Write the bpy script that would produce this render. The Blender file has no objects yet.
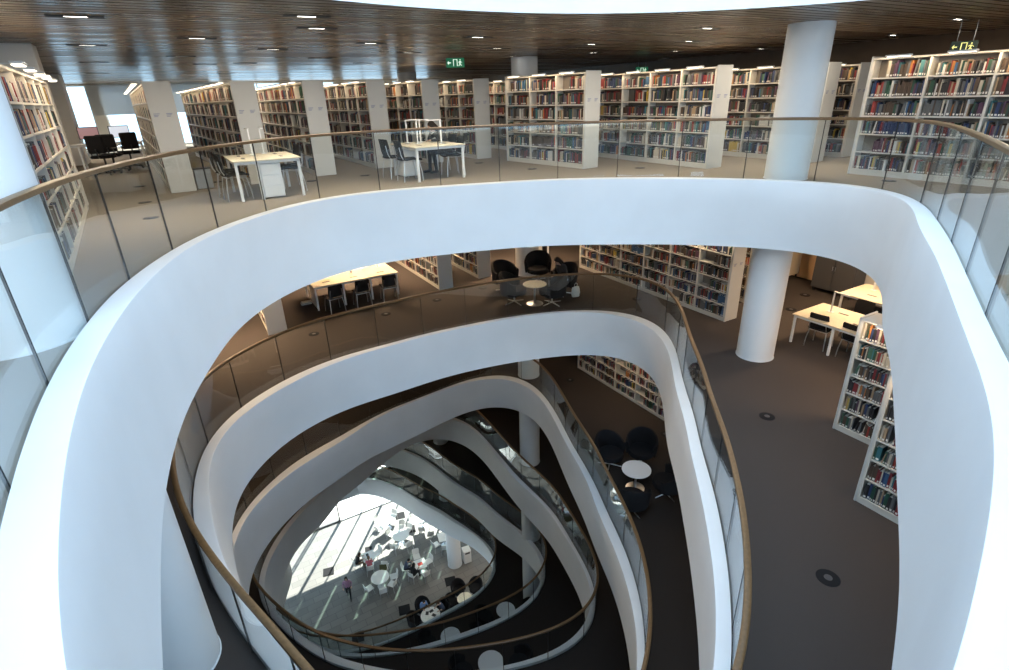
import bpy, bmesh, math, random
import numpy as np
from mathutils import Vector, Matrix
random.seed(7)
C = bpy.context.scene.collection
SC = bpy.context.scene
PI = math.pi
# ------------------------------------------------------------------ camera numbers (metres, z = 0 is the upper floor)
CAM = Vector((0, 0, 1.7))
TILT, ROLL, FPX = math.radians(23.8214), math.radians(1.8937), 541.087
FW = Vector((0, math.cos(TILT), -math.sin(TILT)))
RT = Vector((math.cos(ROLL), -math.sin(ROLL)*math.sin(TILT), -math.sin(ROLL)*math.cos(TILT)))
UP = RT.cross(FW)
def at(px, py, z):
    """where the sight line of a photo point meets the height z"""
    d = FW*FPX + RT*(px-504.5) - UP*(py-335.0)
    t = (z-CAM.z)/d.z
    return CAM + d*t
def px(P):
    w = P-CAM; k = w.dot(FW)
    if k < .05: return None
    return (504.5+w.dot(RT)*FPX/k, 335-w.dot(UP)*FPX/k, k)
# building grid: a runs along V, b along U
GA = PI/6
V = Vector((math.cos(GA), math.sin(GA), 0)); U = Vector((-math.sin(GA), math.cos(GA), 0))
def G(a, b, z=0): return V*a + U*b + Vector((0, 0, z))
FH = 4.0
Z = [-FH*k for k in range(6)]
ZG = -25.7
# ------------------------------------------------------------------ materials
def mat(name, col, rough=.5, metal=0, spec=.5, bump=None, noise=None, emit=None, alpha=None):
    m = bpy.data.materials.new(name); m.use_nodes = True
    nt = m.node_tree; b = nt.nodes['Principled BSDF']
    b.inputs['Base Color'].default_value = (*col, 1)
    b.inputs['Roughness'].default_value = rough
    b.inputs['Metallic'].default_value = metal
    b.inputs['Specular IOR Level'].default_value = spec
    if emit:
        b.inputs['Emission Color'].default_value = (*emit[0], 1); b.inputs['Emission Strength'].default_value = emit[1]
    geo = nt.nodes.new('ShaderNodeNewGeometry')
    if noise:   # (scale, dark, light)
        n = nt.nodes.new('ShaderNodeTexNoise'); n.inputs['Scale'].default_value = noise[0]; n.inputs['Detail'].default_value = 4
        nt.links.new(geo.outputs['Position'], n.inputs['Vector'])
        r = nt.nodes.new('ShaderNodeMapRange'); r.inputs['From Min'].default_value = .3; r.inputs['From Max'].default_value = .7
        r.inputs['To Min'].default_value = noise[1]; r.inputs['To Max'].default_value = noise[2]
        nt.links.new(n.outputs['Fac'], r.inputs['Value'])
        mx = nt.nodes.new('ShaderNodeMix'); mx.data_type = 'RGBA'; mx.blend_type = 'MULTIPLY'; mx.inputs[0].default_value = 1
        mx.inputs[6].default_value = (*col, 1)
        nt.links.new(r.outputs[0], mx.inputs[7]); nt.links.new(mx.outputs[2], b.inputs['Base Color'])
    if bump:    # (scale, strength, distance)
        n = nt.nodes.new('ShaderNodeTexNoise'); n.inputs['Scale'].default_value = bump[0]
        nt.links.new(geo.outputs['Position'], n.inputs['Vector'])
        bp = nt.nodes.new('ShaderNodeBump'); bp.inputs['Strength'].default_value = bump[1]; bp.inputs['Distance'].default_value = bump[2]
        nt.links.new(n.outputs['Fac'], bp.inputs['Height']); nt.links.new(bp.outputs[0], b.inputs['Normal'])
    return m
M = {}
M['white'] = mat('white_plaster', (.83, .855, .88), .55, bump=(60, .12, .002), noise=(1.2, .97, 1.02))
M['column'] = mat('column_paint', (.78, .81, .83), .5, bump=(80, .12, .002))
M['wall'] = mat('wall_paint', (.72, .70, .66), .7)
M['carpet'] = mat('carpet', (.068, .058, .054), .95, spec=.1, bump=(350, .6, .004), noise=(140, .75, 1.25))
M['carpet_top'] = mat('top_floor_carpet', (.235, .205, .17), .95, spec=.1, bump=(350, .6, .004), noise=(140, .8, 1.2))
M['carpet_shaded'] = mat('shaded_carpet', (.036, .030, .027), .95, spec=.1, bump=(350, .6, .004), noise=(140, .75, 1.25))  # carpet copy darkened for the gloom of the lower storeys
M['stone'] = mat('stone', (.2, .2, .195), .45)
M['steel'] = mat('shelf_enamel', (.62, .60, .55), .45)
M['panel'] = mat('end_panel_laminate', (.52, .53, .52), .5)
M['rail'] = mat('oak_rail', (.17, .095, .04), .38, noise=(30, .8, 1.15))
M['chrome'] = mat('chrome', (.62, .63, .65), .32, metal=1)
M['tablewhite'] = mat('table_frame_white', (.78, .80, .82), .4)
M['birch'] = mat('table_top_birch', (.72, .66, .52), .45, noise=(12, .95, 1.03))
M['black'] = mat('black_fabric', (.012, .012, .014), .85, spec=.2)
M['blackplastic'] = mat('black_plastic', (.018, .018, .02), .45)
M['darkgrey'] = mat('dark_grey', (.06, .06, .065), .6)
M['grey'] = mat('grey_metal', (.3, .31, .32), .4, metal=.6)
M['bluegrey'] = mat('blue_grey_fabric', (.16, .19, .25), .8)
M['joint'] = mat('joint_black', (.01, .012, .014), .4)
M['paper'] = mat('paper', (.75, .73, .68), .8)
M['ink'] = mat('ink', (.12, .16, .35), .8)
M['exitgreen'] = mat('exit_green', (.0, .12, .05), .5, emit=((.0, .25, .1), .25))
M['exitdark'] = mat('exit_dark', (.01, .03, .02), .5)
M['exitwhite'] = mat('exit_white', (.8, .9, .8), .5, emit=((.8, 1, .8), .8))
M['exityellow'] = mat('exit_yellow', (.8, .8, .3), .5, emit=((.9, .85, .3), .6))
M['lamp'] = mat('lamp_strip', (.9, .85, .75), .5, emit=((1, .86, .66), 5))
M['downlight'] = mat('downlight', (.9, .88, .82), .5, emit=((1, .93, .82), 10))
M['orangelit'] = mat('door_orange_glow', (.62, .40, .22), .6)  # orange light on the door put into its colour
M['cream'] = mat('cream_cabinet', (.62, .55, .42), .55)
M['blind'] = mat('roller_blind', (.62, .66, .70), .8); M['blind'].node_tree.nodes['Principled BSDF'].inputs['Transmission Weight'].default_value = .35; M['blind'].node_tree.nodes['Principled BSDF'].inputs['Roughness'].default_value = 1
M['skin'] = mat('skin', (.55, .36, .27), .55)
M['hair'] = mat('dark_hair', (.012, .009, .008), .5)
M['screen'] = mat('monitor_screen', (.3, .3, .32), .2, emit=((.75, .8, .9), .8))
M['screenred'] = mat('monitor_screen_maroon', (.25, .12, .12), .2, emit=((.42, .25, .25), .6))
M['red'] = mat('red_card', (.6, .04, .03), .5)
# carpet: keep the noise, stone: slabs
def stone():
    m = M['stone']; nt = m.node_tree; b = nt.nodes['Principled BSDF']
    geo = nt.nodes.new('ShaderNodeNewGeometry'); mp = nt.nodes.new('ShaderNodeMapping'); mp.inputs['Rotation'].default_value = (0, 0, -GA)
    nt.links.new(geo.outputs['Position'], mp.inputs['Vector'])
    br = nt.nodes.new('ShaderNodeTexBrick'); br.inputs['Scale'].default_value = 1.0; br.inputs['Brick Width'].default_value = .9; br.inputs['Row Height'].default_value = .45
    br.inputs['Mortar Size'].default_value = .012
    br.inputs['Color1'].default_value = (.135, .128, .118, 1); br.inputs['Color2'].default_value = (.19, .18, .165, 1); br.inputs['Mortar'].default_value = (.08, .078, .075, 1)
    nt.links.new(mp.outputs[0], br.inputs['Vector']); nt.links.new(br.outputs['Color'], b.inputs['Base Color'])
stone()
def ceiling_mat():
    m = mat('slatted_ceiling', (.17, .12, .085), .3, spec=.6); nt = m.node_tree; b = nt.nodes['Principled BSDF']
    geo = nt.nodes.new('ShaderNodeNewGeometry'); mp = nt.nodes.new('ShaderNodeMapping'); mp.inputs['Rotation'].default_value = (0, 0, -GA)
    nt.links.new(geo.outputs['Position'], mp.inputs['Vector'])
    sx = nt.nodes.new('ShaderNodeSeparateXYZ'); nt.links.new(mp.outputs[0], sx.inputs[0])
    def math_(op, a, bv=None):
        n = nt.nodes.new('ShaderNodeMath'); n.operation = op
        for k, v in enumerate((a, bv)):
            if v is None: continue
            if isinstance(v, (int, float)): n.inputs[k].default_value = v
            else: nt.links.new(v, n.inputs[k])
        return n.outputs[0]
    y = math_('MULTIPLY', sx.outputs['Y'], 1/.20)
    fr = math_('FRACT', y); idx = math_('FLOOR', y)
    gap = math_('GREATER_THAN', fr, .80)
    wn = nt.nodes.new('ShaderNodeTexWhiteNoise'); wn.noise_dimensions = '1D'; nt.links.new(idx, wn.inputs['W'])
    n = nt.nodes.new('ShaderNodeTexNoise'); n.inputs['Scale'].default_value = 1
    st = nt.nodes.new('ShaderNodeMapping'); st.inputs['Scale'].default_value = (1.2, 30, 1); nt.links.new(mp.outputs[0], st.inputs['Vector']); nt.links.new(st.outputs[0], n.inputs['Vector'])
    v = math_('ADD', math_('MULTIPLY', wn.outputs['Value'], .35), math_('MULTIPLY', n.outputs['Fac'], .6))
    v = math_('ADD', v, .5)
    v = math_('MULTIPLY', v, math_('SUBTRACT', 1.0, math_('MULTIPLY', gap, .8)))
    mx = nt.nodes.new('ShaderNodeMix'); mx.data_type = 'RGBA'; mx.blend_type = 'MULTIPLY'; mx.inputs[0].default_value = 1
    mx.inputs[6].default_value = (.21, .15, .10, 1); nt.links.new(v, mx.inputs[7]); nt.links.new(mx.outputs[2], b.inputs['Base Color'])
    nt.links.new(math_('MULTIPLY', math_('SUBTRACT', 1.0, gap), .45), b.inputs['Specular IOR Level']); nt.links.new(math_('ADD', math_('MULTIPLY', gap, .6), math_('ADD', math_('MULTIPLY', wn.outputs['Value'], .12), .24)), b.inputs['Roughness'])
    bp = nt.nodes.new('ShaderNodeBump'); bp.inputs['Strength'].default_value = .5; bp.inputs['Distance'].default_value = .01
    h = math_('SUBTRACT', math_('MULTIPLY', n.outputs['Fac'], .25), gap); nt.links.new(h, bp.inputs['Height']); nt.links.new(bp.outputs[0], b.inputs['Normal'])
    return m
M['ceiling'] = ceiling_mat()
def glass_mat(name, tint=(.955, .98, .98), refl=1.0):
    m = bpy.data.materials.new(name); m.use_nodes = True; nt = m.node_tree; nt.nodes.clear()
    o = nt.nodes.new('ShaderNodeOutputMaterial'); mx = nt.nodes.new('ShaderNodeMixShader')
    t = nt.nodes.new('ShaderNodeBsdfTransparent'); t.inputs[0].default_value = (*tint, 1)
    g = nt.nodes.new('ShaderNodeBsdfGlossy'); g.inputs['Roughness'].default_value = 0; g.inputs['Color'].default_value = (.95, .98, 1, 1)
    lw = nt.nodes.new('ShaderNodeLayerWeight'); lw.inputs['Blend'].default_value = .5
    pw = nt.nodes.new('ShaderNodeMath'); pw.operation = 'POWER'; pw.inputs[1].default_value = 5; nt.links.new(lw.outputs['Facing'], pw.inputs[0])
    mm = nt.nodes.new('ShaderNodeMath'); mm.operation = 'MULTIPLY_ADD'; mm.inputs[1].default_value = .9*refl; mm.inputs[2].default_value = .05*refl; mm.use_clamp = True
    nt.links.new(pw.outputs[0], mm.inputs[0]); nt.links.new(mm.outputs[0], mx.inputs[0])
    nt.links.new(t.outputs[0], mx.inputs[1]); nt.links.new(g.outputs[0], mx.inputs[2]); nt.links.new(mx.outputs[0], o.inputs[0])
    return m
M['glass'] = glass_mat('balustrade_glass', refl=.7)
M['window'] = glass_mat('window_glass', (.93, .96, .95))
# ------------------------------------------------------------------ mesh helpers
def link(name, me, mats, parent=None):
    o = bpy.data.objects.new(name, me); C.objects.link(o)
    for m in (mats if isinstance(mats, (list, tuple)) else [mats]):
        if not o.data.materials or len(o.data.materials) < (len(mats) if isinstance(mats, (list, tuple)) else 1): o.data.materials.append(m)
    if parent: o.parent = parent
    return o
class MB:
    def __init__(s): s.v = []; s.f = []; s.m = []; s.sm = []
    def add(s, vs, fs, mi=0, smooth=False):
        n = len(s.v); s.v += [tuple(v) for v in vs]
        for f in fs: s.f.append([n+i for i in f]); s.m.append(mi); s.sm.append(smooth)
    def box(s, x0, x1, y0, y1, z0, z1, mi=0, M4=None, bev=0):
        if bev > 0:
            b = min(bev, abs(x1-x0)*.4, abs(y1-y0)*.4, abs(z1-z0)*.4)
            # chamfered box: 24 verts
            vs = []; idx = {}
            for i, x in enumerate((x0, x1)):
                for j, y in enumerate((y0, y1)):
                    for k, z in enumerate((z0, z1)):
                        dx, dy, dz = (b if i == 0 else -b), (b if j == 0 else -b), (b if k == 0 else -b)
                        idx[i, j, k, 0] = len(vs); vs.append((x, y+dy, z+dz))
                        idx[i, j, k, 1] = len(vs); vs.append((x+dx, y, z+dz))
                        idx[i, j, k, 2] = len(vs); vs.append((x+dx, y+dy, z))
            I = lambda i, j, k, a: idx[i, j, k, a]
            fs = [[I(0,0,0,0), I(0,0,1,0), I(0,1,1,0), I(0,1,0,0)], [I(1,0,0,0), I(1,1,0,0), I(1,1,1,0), I(1,0,1,0)],
                  [I(0,0,0,1), I(1,0,0,1), I(1,0,1,1), I(0,0,1,1)], [I(0,1,0,1), I(0,1,1,1), I(1,1,1,1), I(1,1,0,1)],
                  [I(0,0,0,2), I(0,1,0,2), I(1,1,0,2), I(1,0,0,2)], [I(0,0,1,2), I(1,0,1,2), I(1,1,1,2), I(0,1,1,2)]]
            for k in (0, 1):
                for j in (0, 1): fs.append([I(0,j,k,1), I(1,j,k,1), I(1,j,k,2), I(0,j,k,2)])
                for i in (0, 1): fs.append([I(i,0,k,0), I(i,1,k,0), I(i,1,k,2), I(i,0,k,2)])
            for i in (0, 1):
                for j in (0, 1): fs.append([I(i,j,0,0), I(i,j,1,0), I(i,j,1,1), I(i,j,0,1)])
            for i in (0, 1):
                for j in (0, 1):
                    for k in (0, 1): fs.append([I(i,j,k,0), I(i,j,k,1), I(i,j,k,2)])
        else:
            vs = [(x, y, z) for x in (x0, x1) for y in (y0, y1) for z in (z0, z1)]
            fs = [[0,1,3,2], [4,6,7,5], [0,4,5,1], [2,3,7,6], [0,2,6,4], [1,5,7,3]]
        if M4 is not None: vs = [M4 @ Vector(v) for v in vs]
        s.add(vs, fs, mi)
    def tube(s, pts, r, n=8, mi=0, closed=False, cap=True):
        pts = [Vector(p) for p in pts]; rr = r if isinstance(r, (list, tuple)) else [r]*len(pts)
        N = len(pts); rings = []; prev = None
        for i, p in enumerate(pts):
            if closed: d = pts[(i+1) % N]-pts[i-1]
            else: d = pts[min(i+1, N-1)]-pts[max(i-1, 0)]
            d.normalize()
            if prev is None:
                a = Vector((0, 0, 1)) if abs(d.z) < .9 else Vector((1, 0, 0))
                nx = d.cross(a).normalized()
            else: nx = (prev-d*prev.dot(d)).normalized()
            prev = nx; ny = d.cross(nx)
            rings.append([p+(nx*math.cos(2*PI*k/n)+ny*math.sin(2*PI*k/n))*rr[i] for k in range(n)])
        vs = [v for R in rings for v in R]; fs = []
        for i in range(N if closed else N-1):
            j = (i+1) % N
            for k in range(n): fs.append([i*n+k, i*n+(k+1) % n, j*n+(k+1) % n, j*n+k])
        if cap and not closed: fs.append(list(range(n))[::-1]); fs.append([(N-1)*n+k for k in range(n)])
        s.add(vs, fs, mi, True)
    def lathe(s, prof, n=24, mi=0, c=(0, 0, 0)):
        vs = [(c[0]+r*math.cos(2*PI*k/n), c[1]+r*math.sin(2*PI*k/n), c[2]+z) for r, z in prof for k in range(n)]
        fs = []
        for i in range(len(prof)-1):
            for k in range(n): fs.append([i*n+k, i*n+(k+1) % n, (i+1)*n+(k+1) % n, (i+1)*n+k])
        fs.append(list(range(n))[::-1]); fs.append([(len(prof)-1)*n+k for k in range(n)])
        s.add(vs, fs, mi, True)
    def mesh(s, name):
        me = bpy.data.meshes.new(name); me.from_pydata(s.v, [], s.f)
        me.polygons.foreach_set('material_index', s.m); me.polygons.foreach_set('use_smooth', s.sm)
        me.update(); return me
    def build(s, name, mats, parent=None):
        me = s.mesh(name)
        for m in (mats if isinstance(mats, (list, tuple)) else [mats]): me.materials.append(m)
        if any(s.sm):
            try: me.set_sharp_from_angle(angle=math.radians(35))
            except Exception: pass
        o = bpy.data.objects.new(name, me); C.objects.link(o)
        if parent: o.parent = parent
        return o
def tag(o, label=None, cat=None, group=None, kind=None):
    if label: o['label'] = label
    if cat: o['category'] = cat
    if group: o['group'] = group
    if kind: o['kind'] = kind
    return o
def thing(name, label, cat, loc, rz=0, group=None):
    o = bpy.data.objects.new(name, None); C.objects.link(o); o.empty_display_size = .1
    o.location = loc; o.rotation_euler = (0, 0, rz)
    return tag(o, label, cat, group)
def copy_tree(o, parent=None):
    c = o.copy(); C.objects.link(c)
    if parent: c.parent = parent
    for ch in o.children: copy_tree(ch, c)
    return c
def struct(mb, name, m, parent=None):
    o = mb.build(name, m, parent)
    if not parent: o['kind'] = 'structure'
    return o
# ------------------------------------------------------------------ the void rings
RINGS = {
 'A': dict(c=(0.9, 6.3),
  i=[4.720,4.699,4.680,4.662,4.645,4.631,4.618,4.607,4.598,4.591,4.585,4.581,4.580,4.579,4.581,4.585,4.591,4.598,4.609,4.621,4.635,4.652,4.670,4.691,4.714,4.739,4.766,4.795,4.826,4.859,4.894,4.931,4.971,5.013,5.058,5.105,5.155,5.208,5.264,5.322,5.383,5.447,5.512,5.579,5.646,5.712,5.776,5.835,5.890,5.936,5.974,6.000,6.013,6.011,5.993,5.959,5.909,5.843,5.763,5.672,5.572,5.465,5.356,5.248,5.142,5.040,4.942,4.850,4.762,4.678,4.598,4.521,4.447,4.375,4.306,4.238,4.173,4.110,4.050,3.993,3.939,3.888,3.840,3.795,3.754,3.717,3.683,3.651,3.623,3.598,3.576,3.556,3.539,3.525,3.513,3.504,3.497,3.492,3.490,3.490,3.492,3.497,3.504,3.514,3.525,3.539,3.556,3.574,3.595,3.619,3.644,3.672,3.703,3.737,3.773,3.813,3.856,3.902,3.954,4.009,4.070,4.136,4.209,4.289,4.376,4.470,4.571,4.680,4.794,4.914,5.037,5.163,5.288,5.411,5.529,5.638,5.737,5.824,5.898,5.957,6.002,6.033,6.051,6.055,6.048,6.029,6.002,5.966,5.925,5.880,5.832,5.785,5.738,5.693,5.651,5.610,5.572,5.535,5.500,5.467,5.434,5.403,5.372,5.343,5.316,5.289,5.265,5.242,5.221,5.201,5.184,5.168,5.153,5.140,5.127,5.115,5.103,5.091,5.079,5.067,5.056,5.044,5.033,5.023,5.014,5.007,5.002,4.999,4.998,5.000,5.005,5.013,5.025,5.040,5.057,5.078,5.101,5.127,5.154,5.183,5.212,5.242,5.271,5.298,5.324,5.348,5.369,5.386,5.400,5.410,5.415,5.417,5.413,5.406,5.394,5.378,5.359,5.337,5.312,5.285,5.257,5.227,5.197,5.166,5.136,5.107,5.078,5.050,5.022,4.996,4.970,4.944,4.918,4.892,4.866,4.841,4.816,4.791,4.766,4.743],
  o=[4.897,4.880,4.864,4.851,4.838,4.828,4.819,4.812,4.806,4.802,4.799,4.798,4.798,4.799,4.801,4.806,4.811,4.819,4.829,4.840,4.854,4.871,4.889,4.909,4.931,4.956,4.982,5.011,5.041,5.074,5.109,5.146,5.186,5.229,5.275,5.323,5.375,5.430,5.488,5.549,5.613,5.679,5.747,5.816,5.886,5.954,6.020,6.082,6.137,6.185,6.223,6.250,6.263,6.262,6.244,6.210,6.160,6.095,6.015,5.924,5.824,5.718,5.609,5.500,5.394,5.291,5.193,5.100,5.011,4.925,4.843,4.763,4.685,4.609,4.535,4.462,4.391,4.322,4.257,4.194,4.134,4.078,4.026,3.978,3.934,3.894,3.858,3.825,3.796,3.770,3.747,3.727,3.710,3.696,3.684,3.675,3.668,3.664,3.663,3.664,3.668,3.674,3.683,3.695,3.709,3.726,3.745,3.767,3.792,3.820,3.850,3.884,3.920,3.959,4.002,4.048,4.098,4.151,4.208,4.269,4.334,4.404,4.479,4.560,4.647,4.739,4.838,4.942,5.051,5.164,5.280,5.398,5.515,5.629,5.738,5.839,5.929,6.008,6.075,6.128,6.168,6.195,6.209,6.211,6.201,6.181,6.152,6.116,6.074,6.028,5.982,5.936,5.892,5.851,5.813,5.777,5.743,5.710,5.679,5.647,5.616,5.586,5.555,5.526,5.498,5.471,5.445,5.422,5.400,5.381,5.364,5.348,5.334,5.322,5.310,5.299,5.289,5.278,5.267,5.256,5.245,5.234,5.224,5.214,5.205,5.198,5.192,5.189,5.188,5.190,5.195,5.203,5.214,5.228,5.246,5.266,5.290,5.315,5.342,5.370,5.399,5.428,5.457,5.483,5.508,5.530,5.550,5.566,5.578,5.586,5.590,5.590,5.585,5.577,5.564,5.548,5.528,5.506,5.480,5.453,5.424,5.393,5.362,5.331,5.299,5.269,5.239,5.210,5.182,5.155,5.128,5.103,5.077,5.052,5.028,5.004,4.980,4.958,4.936,4.916],
  b=[4.593,4.572,4.554,4.538,4.524,4.513,4.504,4.497,4.492,4.488,4.487,4.486,4.488,4.490,4.495,4.500,4.508,4.516,4.527,4.540,4.554,4.570,4.588,4.607,4.629,4.652,4.678,4.705,4.735,4.768,4.802,4.840,4.880,4.924,4.971,5.022,5.076,5.134,5.195,5.261,5.329,5.400,5.473,5.546,5.620,5.692,5.762,5.827,5.885,5.935,5.975,6.003,6.017,6.016,5.998,5.963,5.912,5.843,5.761,5.665,5.560,5.447,5.331,5.214,5.099,4.988,4.882,4.780,4.683,4.591,4.504,4.420,4.340,4.264,4.191,4.122,4.055,3.992,3.932,3.876,3.823,3.774,3.729,3.687,3.649,3.614,3.582,3.554,3.528,3.505,3.484,3.466,3.451,3.438,3.427,3.418,3.412,3.408,3.406,3.407,3.410,3.416,3.424,3.434,3.446,3.462,3.479,3.498,3.519,3.543,3.569,3.596,3.627,3.659,3.694,3.731,3.771,3.814,3.862,3.914,3.971,4.035,4.105,4.182,4.268,4.361,4.463,4.574,4.692,4.818,4.950,5.087,5.226,5.367,5.504,5.636,5.760,5.873,5.973,6.059,6.129,6.183,6.220,6.240,6.245,6.235,6.212,6.178,6.136,6.088,6.035,5.980,5.924,5.868,5.812,5.758,5.705,5.652,5.601,5.550,5.501,5.453,5.407,5.363,5.321,5.282,5.247,5.214,5.184,5.157,5.134,5.113,5.094,5.078,5.063,5.050,5.038,5.028,5.018,5.009,5.000,4.992,4.985,4.978,4.973,4.968,4.964,4.961,4.960,4.960,4.962,4.966,4.973,4.981,4.993,5.006,5.022,5.040,5.059,5.080,5.101,5.123,5.145,5.167,5.187,5.206,5.223,5.237,5.249,5.258,5.263,5.265,5.264,5.259,5.251,5.239,5.225,5.208,5.190,5.169,5.147,5.124,5.100,5.075,5.049,5.022,4.994,4.966,4.937,4.908,4.878,4.847,4.817,4.786,4.755,4.725,4.696,4.668,4.641,4.616],
 ),
 'B': dict(c=(-0.7, 8.3),
  i=[4.550,4.534,4.516,4.496,4.475,4.453,4.430,4.408,4.385,4.363,4.342,4.321,4.302,4.284,4.268,4.253,4.241,4.230,4.221,4.214,4.209,4.206,4.205,4.205,4.207,4.211,4.215,4.222,4.229,4.237,4.247,4.258,4.271,4.284,4.300,4.317,4.335,4.356,4.378,4.403,4.430,4.459,4.491,4.525,4.563,4.605,4.650,4.700,4.754,4.813,4.878,4.948,5.024,5.104,5.189,5.278,5.370,5.463,5.556,5.647,5.734,5.815,5.889,5.954,6.008,6.052,6.083,6.103,6.109,6.104,6.085,6.055,6.013,5.961,5.900,5.830,5.753,5.671,5.585,5.497,5.407,5.317,5.228,5.141,5.055,4.971,4.890,4.812,4.737,4.664,4.595,4.529,4.466,4.406,4.350,4.298,4.249,4.203,4.160,4.121,4.084,4.051,4.020,3.992,3.966,3.943,3.922,3.905,3.889,3.877,3.868,3.862,3.859,3.859,3.863,3.869,3.878,3.890,3.904,3.920,3.939,3.961,3.984,4.010,4.038,4.069,4.103,4.140,4.181,4.226,4.276,4.330,4.391,4.458,4.531,4.611,4.698,4.792,4.892,4.999,5.113,5.231,5.355,5.481,5.610,5.739,5.867,5.992,6.110,6.222,6.323,6.413,6.490,6.553,6.601,6.635,6.655,6.661,6.654,6.633,6.601,6.559,6.507,6.446,6.378,6.305,6.227,6.145,6.061,5.976,5.891,5.806,5.722,5.639,5.558,5.480,5.404,5.332,5.262,5.196,5.134,5.076,5.021,4.971,4.924,4.881,4.841,4.804,4.770,4.738,4.708,4.679,4.651,4.624,4.599,4.576,4.554,4.536,4.520,4.506,4.496,4.489,4.485,4.483,4.483,4.484,4.487,4.490,4.494,4.498,4.502,4.505,4.509,4.512,4.514,4.517,4.520,4.522,4.525,4.528,4.532,4.535,4.540,4.544,4.550,4.555,4.561,4.567,4.573,4.579,4.584,4.589,4.593,4.595,4.596,4.594,4.590,4.584,4.576,4.564],
  o=[4.741,4.725,4.707,4.689,4.671,4.652,4.633,4.614,4.596,4.579,4.562,4.546,4.531,4.517,4.504,4.492,4.481,4.472,4.464,4.458,4.453,4.450,4.447,4.447,4.447,4.449,4.452,4.456,4.462,4.468,4.476,4.485,4.496,4.508,4.522,4.538,4.556,4.576,4.598,4.622,4.649,4.678,4.710,4.745,4.783,4.824,4.870,4.919,4.974,5.033,5.098,5.168,5.244,5.324,5.409,5.498,5.590,5.684,5.777,5.867,5.955,6.036,6.109,6.174,6.229,6.272,6.304,6.323,6.329,6.323,6.304,6.273,6.230,6.176,6.113,6.042,5.963,5.880,5.792,5.702,5.611,5.519,5.429,5.341,5.255,5.171,5.091,5.013,4.939,4.869,4.801,4.737,4.675,4.617,4.563,4.511,4.463,4.418,4.375,4.336,4.299,4.265,4.233,4.204,4.177,4.152,4.130,4.110,4.093,4.079,4.068,4.060,4.056,4.055,4.057,4.063,4.072,4.084,4.099,4.118,4.138,4.162,4.188,4.216,4.247,4.281,4.317,4.356,4.399,4.445,4.495,4.551,4.611,4.678,4.751,4.831,4.919,5.015,5.118,5.229,5.347,5.472,5.602,5.737,5.875,6.014,6.152,6.286,6.412,6.528,6.631,6.719,6.791,6.845,6.882,6.902,6.905,6.891,6.864,6.824,6.774,6.716,6.651,6.580,6.504,6.424,6.342,6.258,6.174,6.090,6.007,5.925,5.845,5.767,5.691,5.617,5.546,5.476,5.409,5.345,5.284,5.226,5.172,5.121,5.074,5.029,4.988,4.950,4.914,4.880,4.848,4.817,4.788,4.761,4.736,4.714,4.694,4.678,4.664,4.654,4.648,4.645,4.646,4.649,4.654,4.661,4.670,4.679,4.689,4.699,4.708,4.718,4.726,4.735,4.742,4.749,4.755,4.761,4.767,4.772,4.777,4.782,4.787,4.791,4.795,4.798,4.802,4.805,4.808,4.810,4.811,4.811,4.811,4.808,4.804,4.798,4.791,4.781,4.769,4.756],
  b=[4.503,4.484,4.463,4.441,4.419,4.396,4.373,4.350,4.327,4.304,4.281,4.259,4.238,4.218,4.199,4.181,4.165,4.151,4.138,4.128,4.121,4.116,4.114,4.116,4.120,4.128,4.138,4.151,4.167,4.183,4.202,4.221,4.241,4.262,4.284,4.306,4.329,4.352,4.377,4.404,4.432,4.462,4.494,4.528,4.566,4.607,4.652,4.702,4.755,4.814,4.879,4.949,5.024,5.104,5.189,5.278,5.370,5.463,5.556,5.647,5.734,5.815,5.889,5.954,6.009,6.053,6.084,6.104,6.111,6.105,6.086,6.056,6.014,5.961,5.898,5.827,5.749,5.665,5.576,5.485,5.392,5.299,5.206,5.115,5.026,4.940,4.857,4.777,4.700,4.628,4.559,4.494,4.432,4.374,4.319,4.268,4.220,4.176,4.135,4.097,4.062,4.030,4.001,3.974,3.950,3.929,3.910,3.894,3.880,3.869,3.860,3.854,3.852,3.851,3.854,3.858,3.865,3.874,3.886,3.899,3.915,3.932,3.952,3.974,3.999,4.027,4.057,4.091,4.129,4.171,4.218,4.270,4.329,4.394,4.466,4.545,4.631,4.726,4.828,4.939,5.057,5.182,5.315,5.453,5.595,5.739,5.883,6.024,6.160,6.288,6.404,6.507,6.594,6.664,6.716,6.750,6.765,6.762,6.742,6.706,6.655,6.593,6.521,6.442,6.358,6.269,6.179,6.089,6.001,5.915,5.832,5.751,5.674,5.600,5.529,5.461,5.396,5.332,5.272,5.213,5.158,5.105,5.054,5.006,4.960,4.916,4.874,4.833,4.793,4.753,4.715,4.679,4.646,4.615,4.586,4.561,4.538,4.520,4.505,4.493,4.486,4.483,4.483,4.486,4.492,4.500,4.509,4.520,4.531,4.543,4.554,4.565,4.575,4.585,4.594,4.603,4.610,4.617,4.623,4.628,4.632,4.635,4.637,4.638,4.638,4.637,4.635,4.632,4.628,4.624,4.619,4.613,4.606,4.598,4.588,4.578,4.566,4.553,4.538,4.521],
 ),
 'C': dict(c=(-2.1, 11.5),
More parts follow.
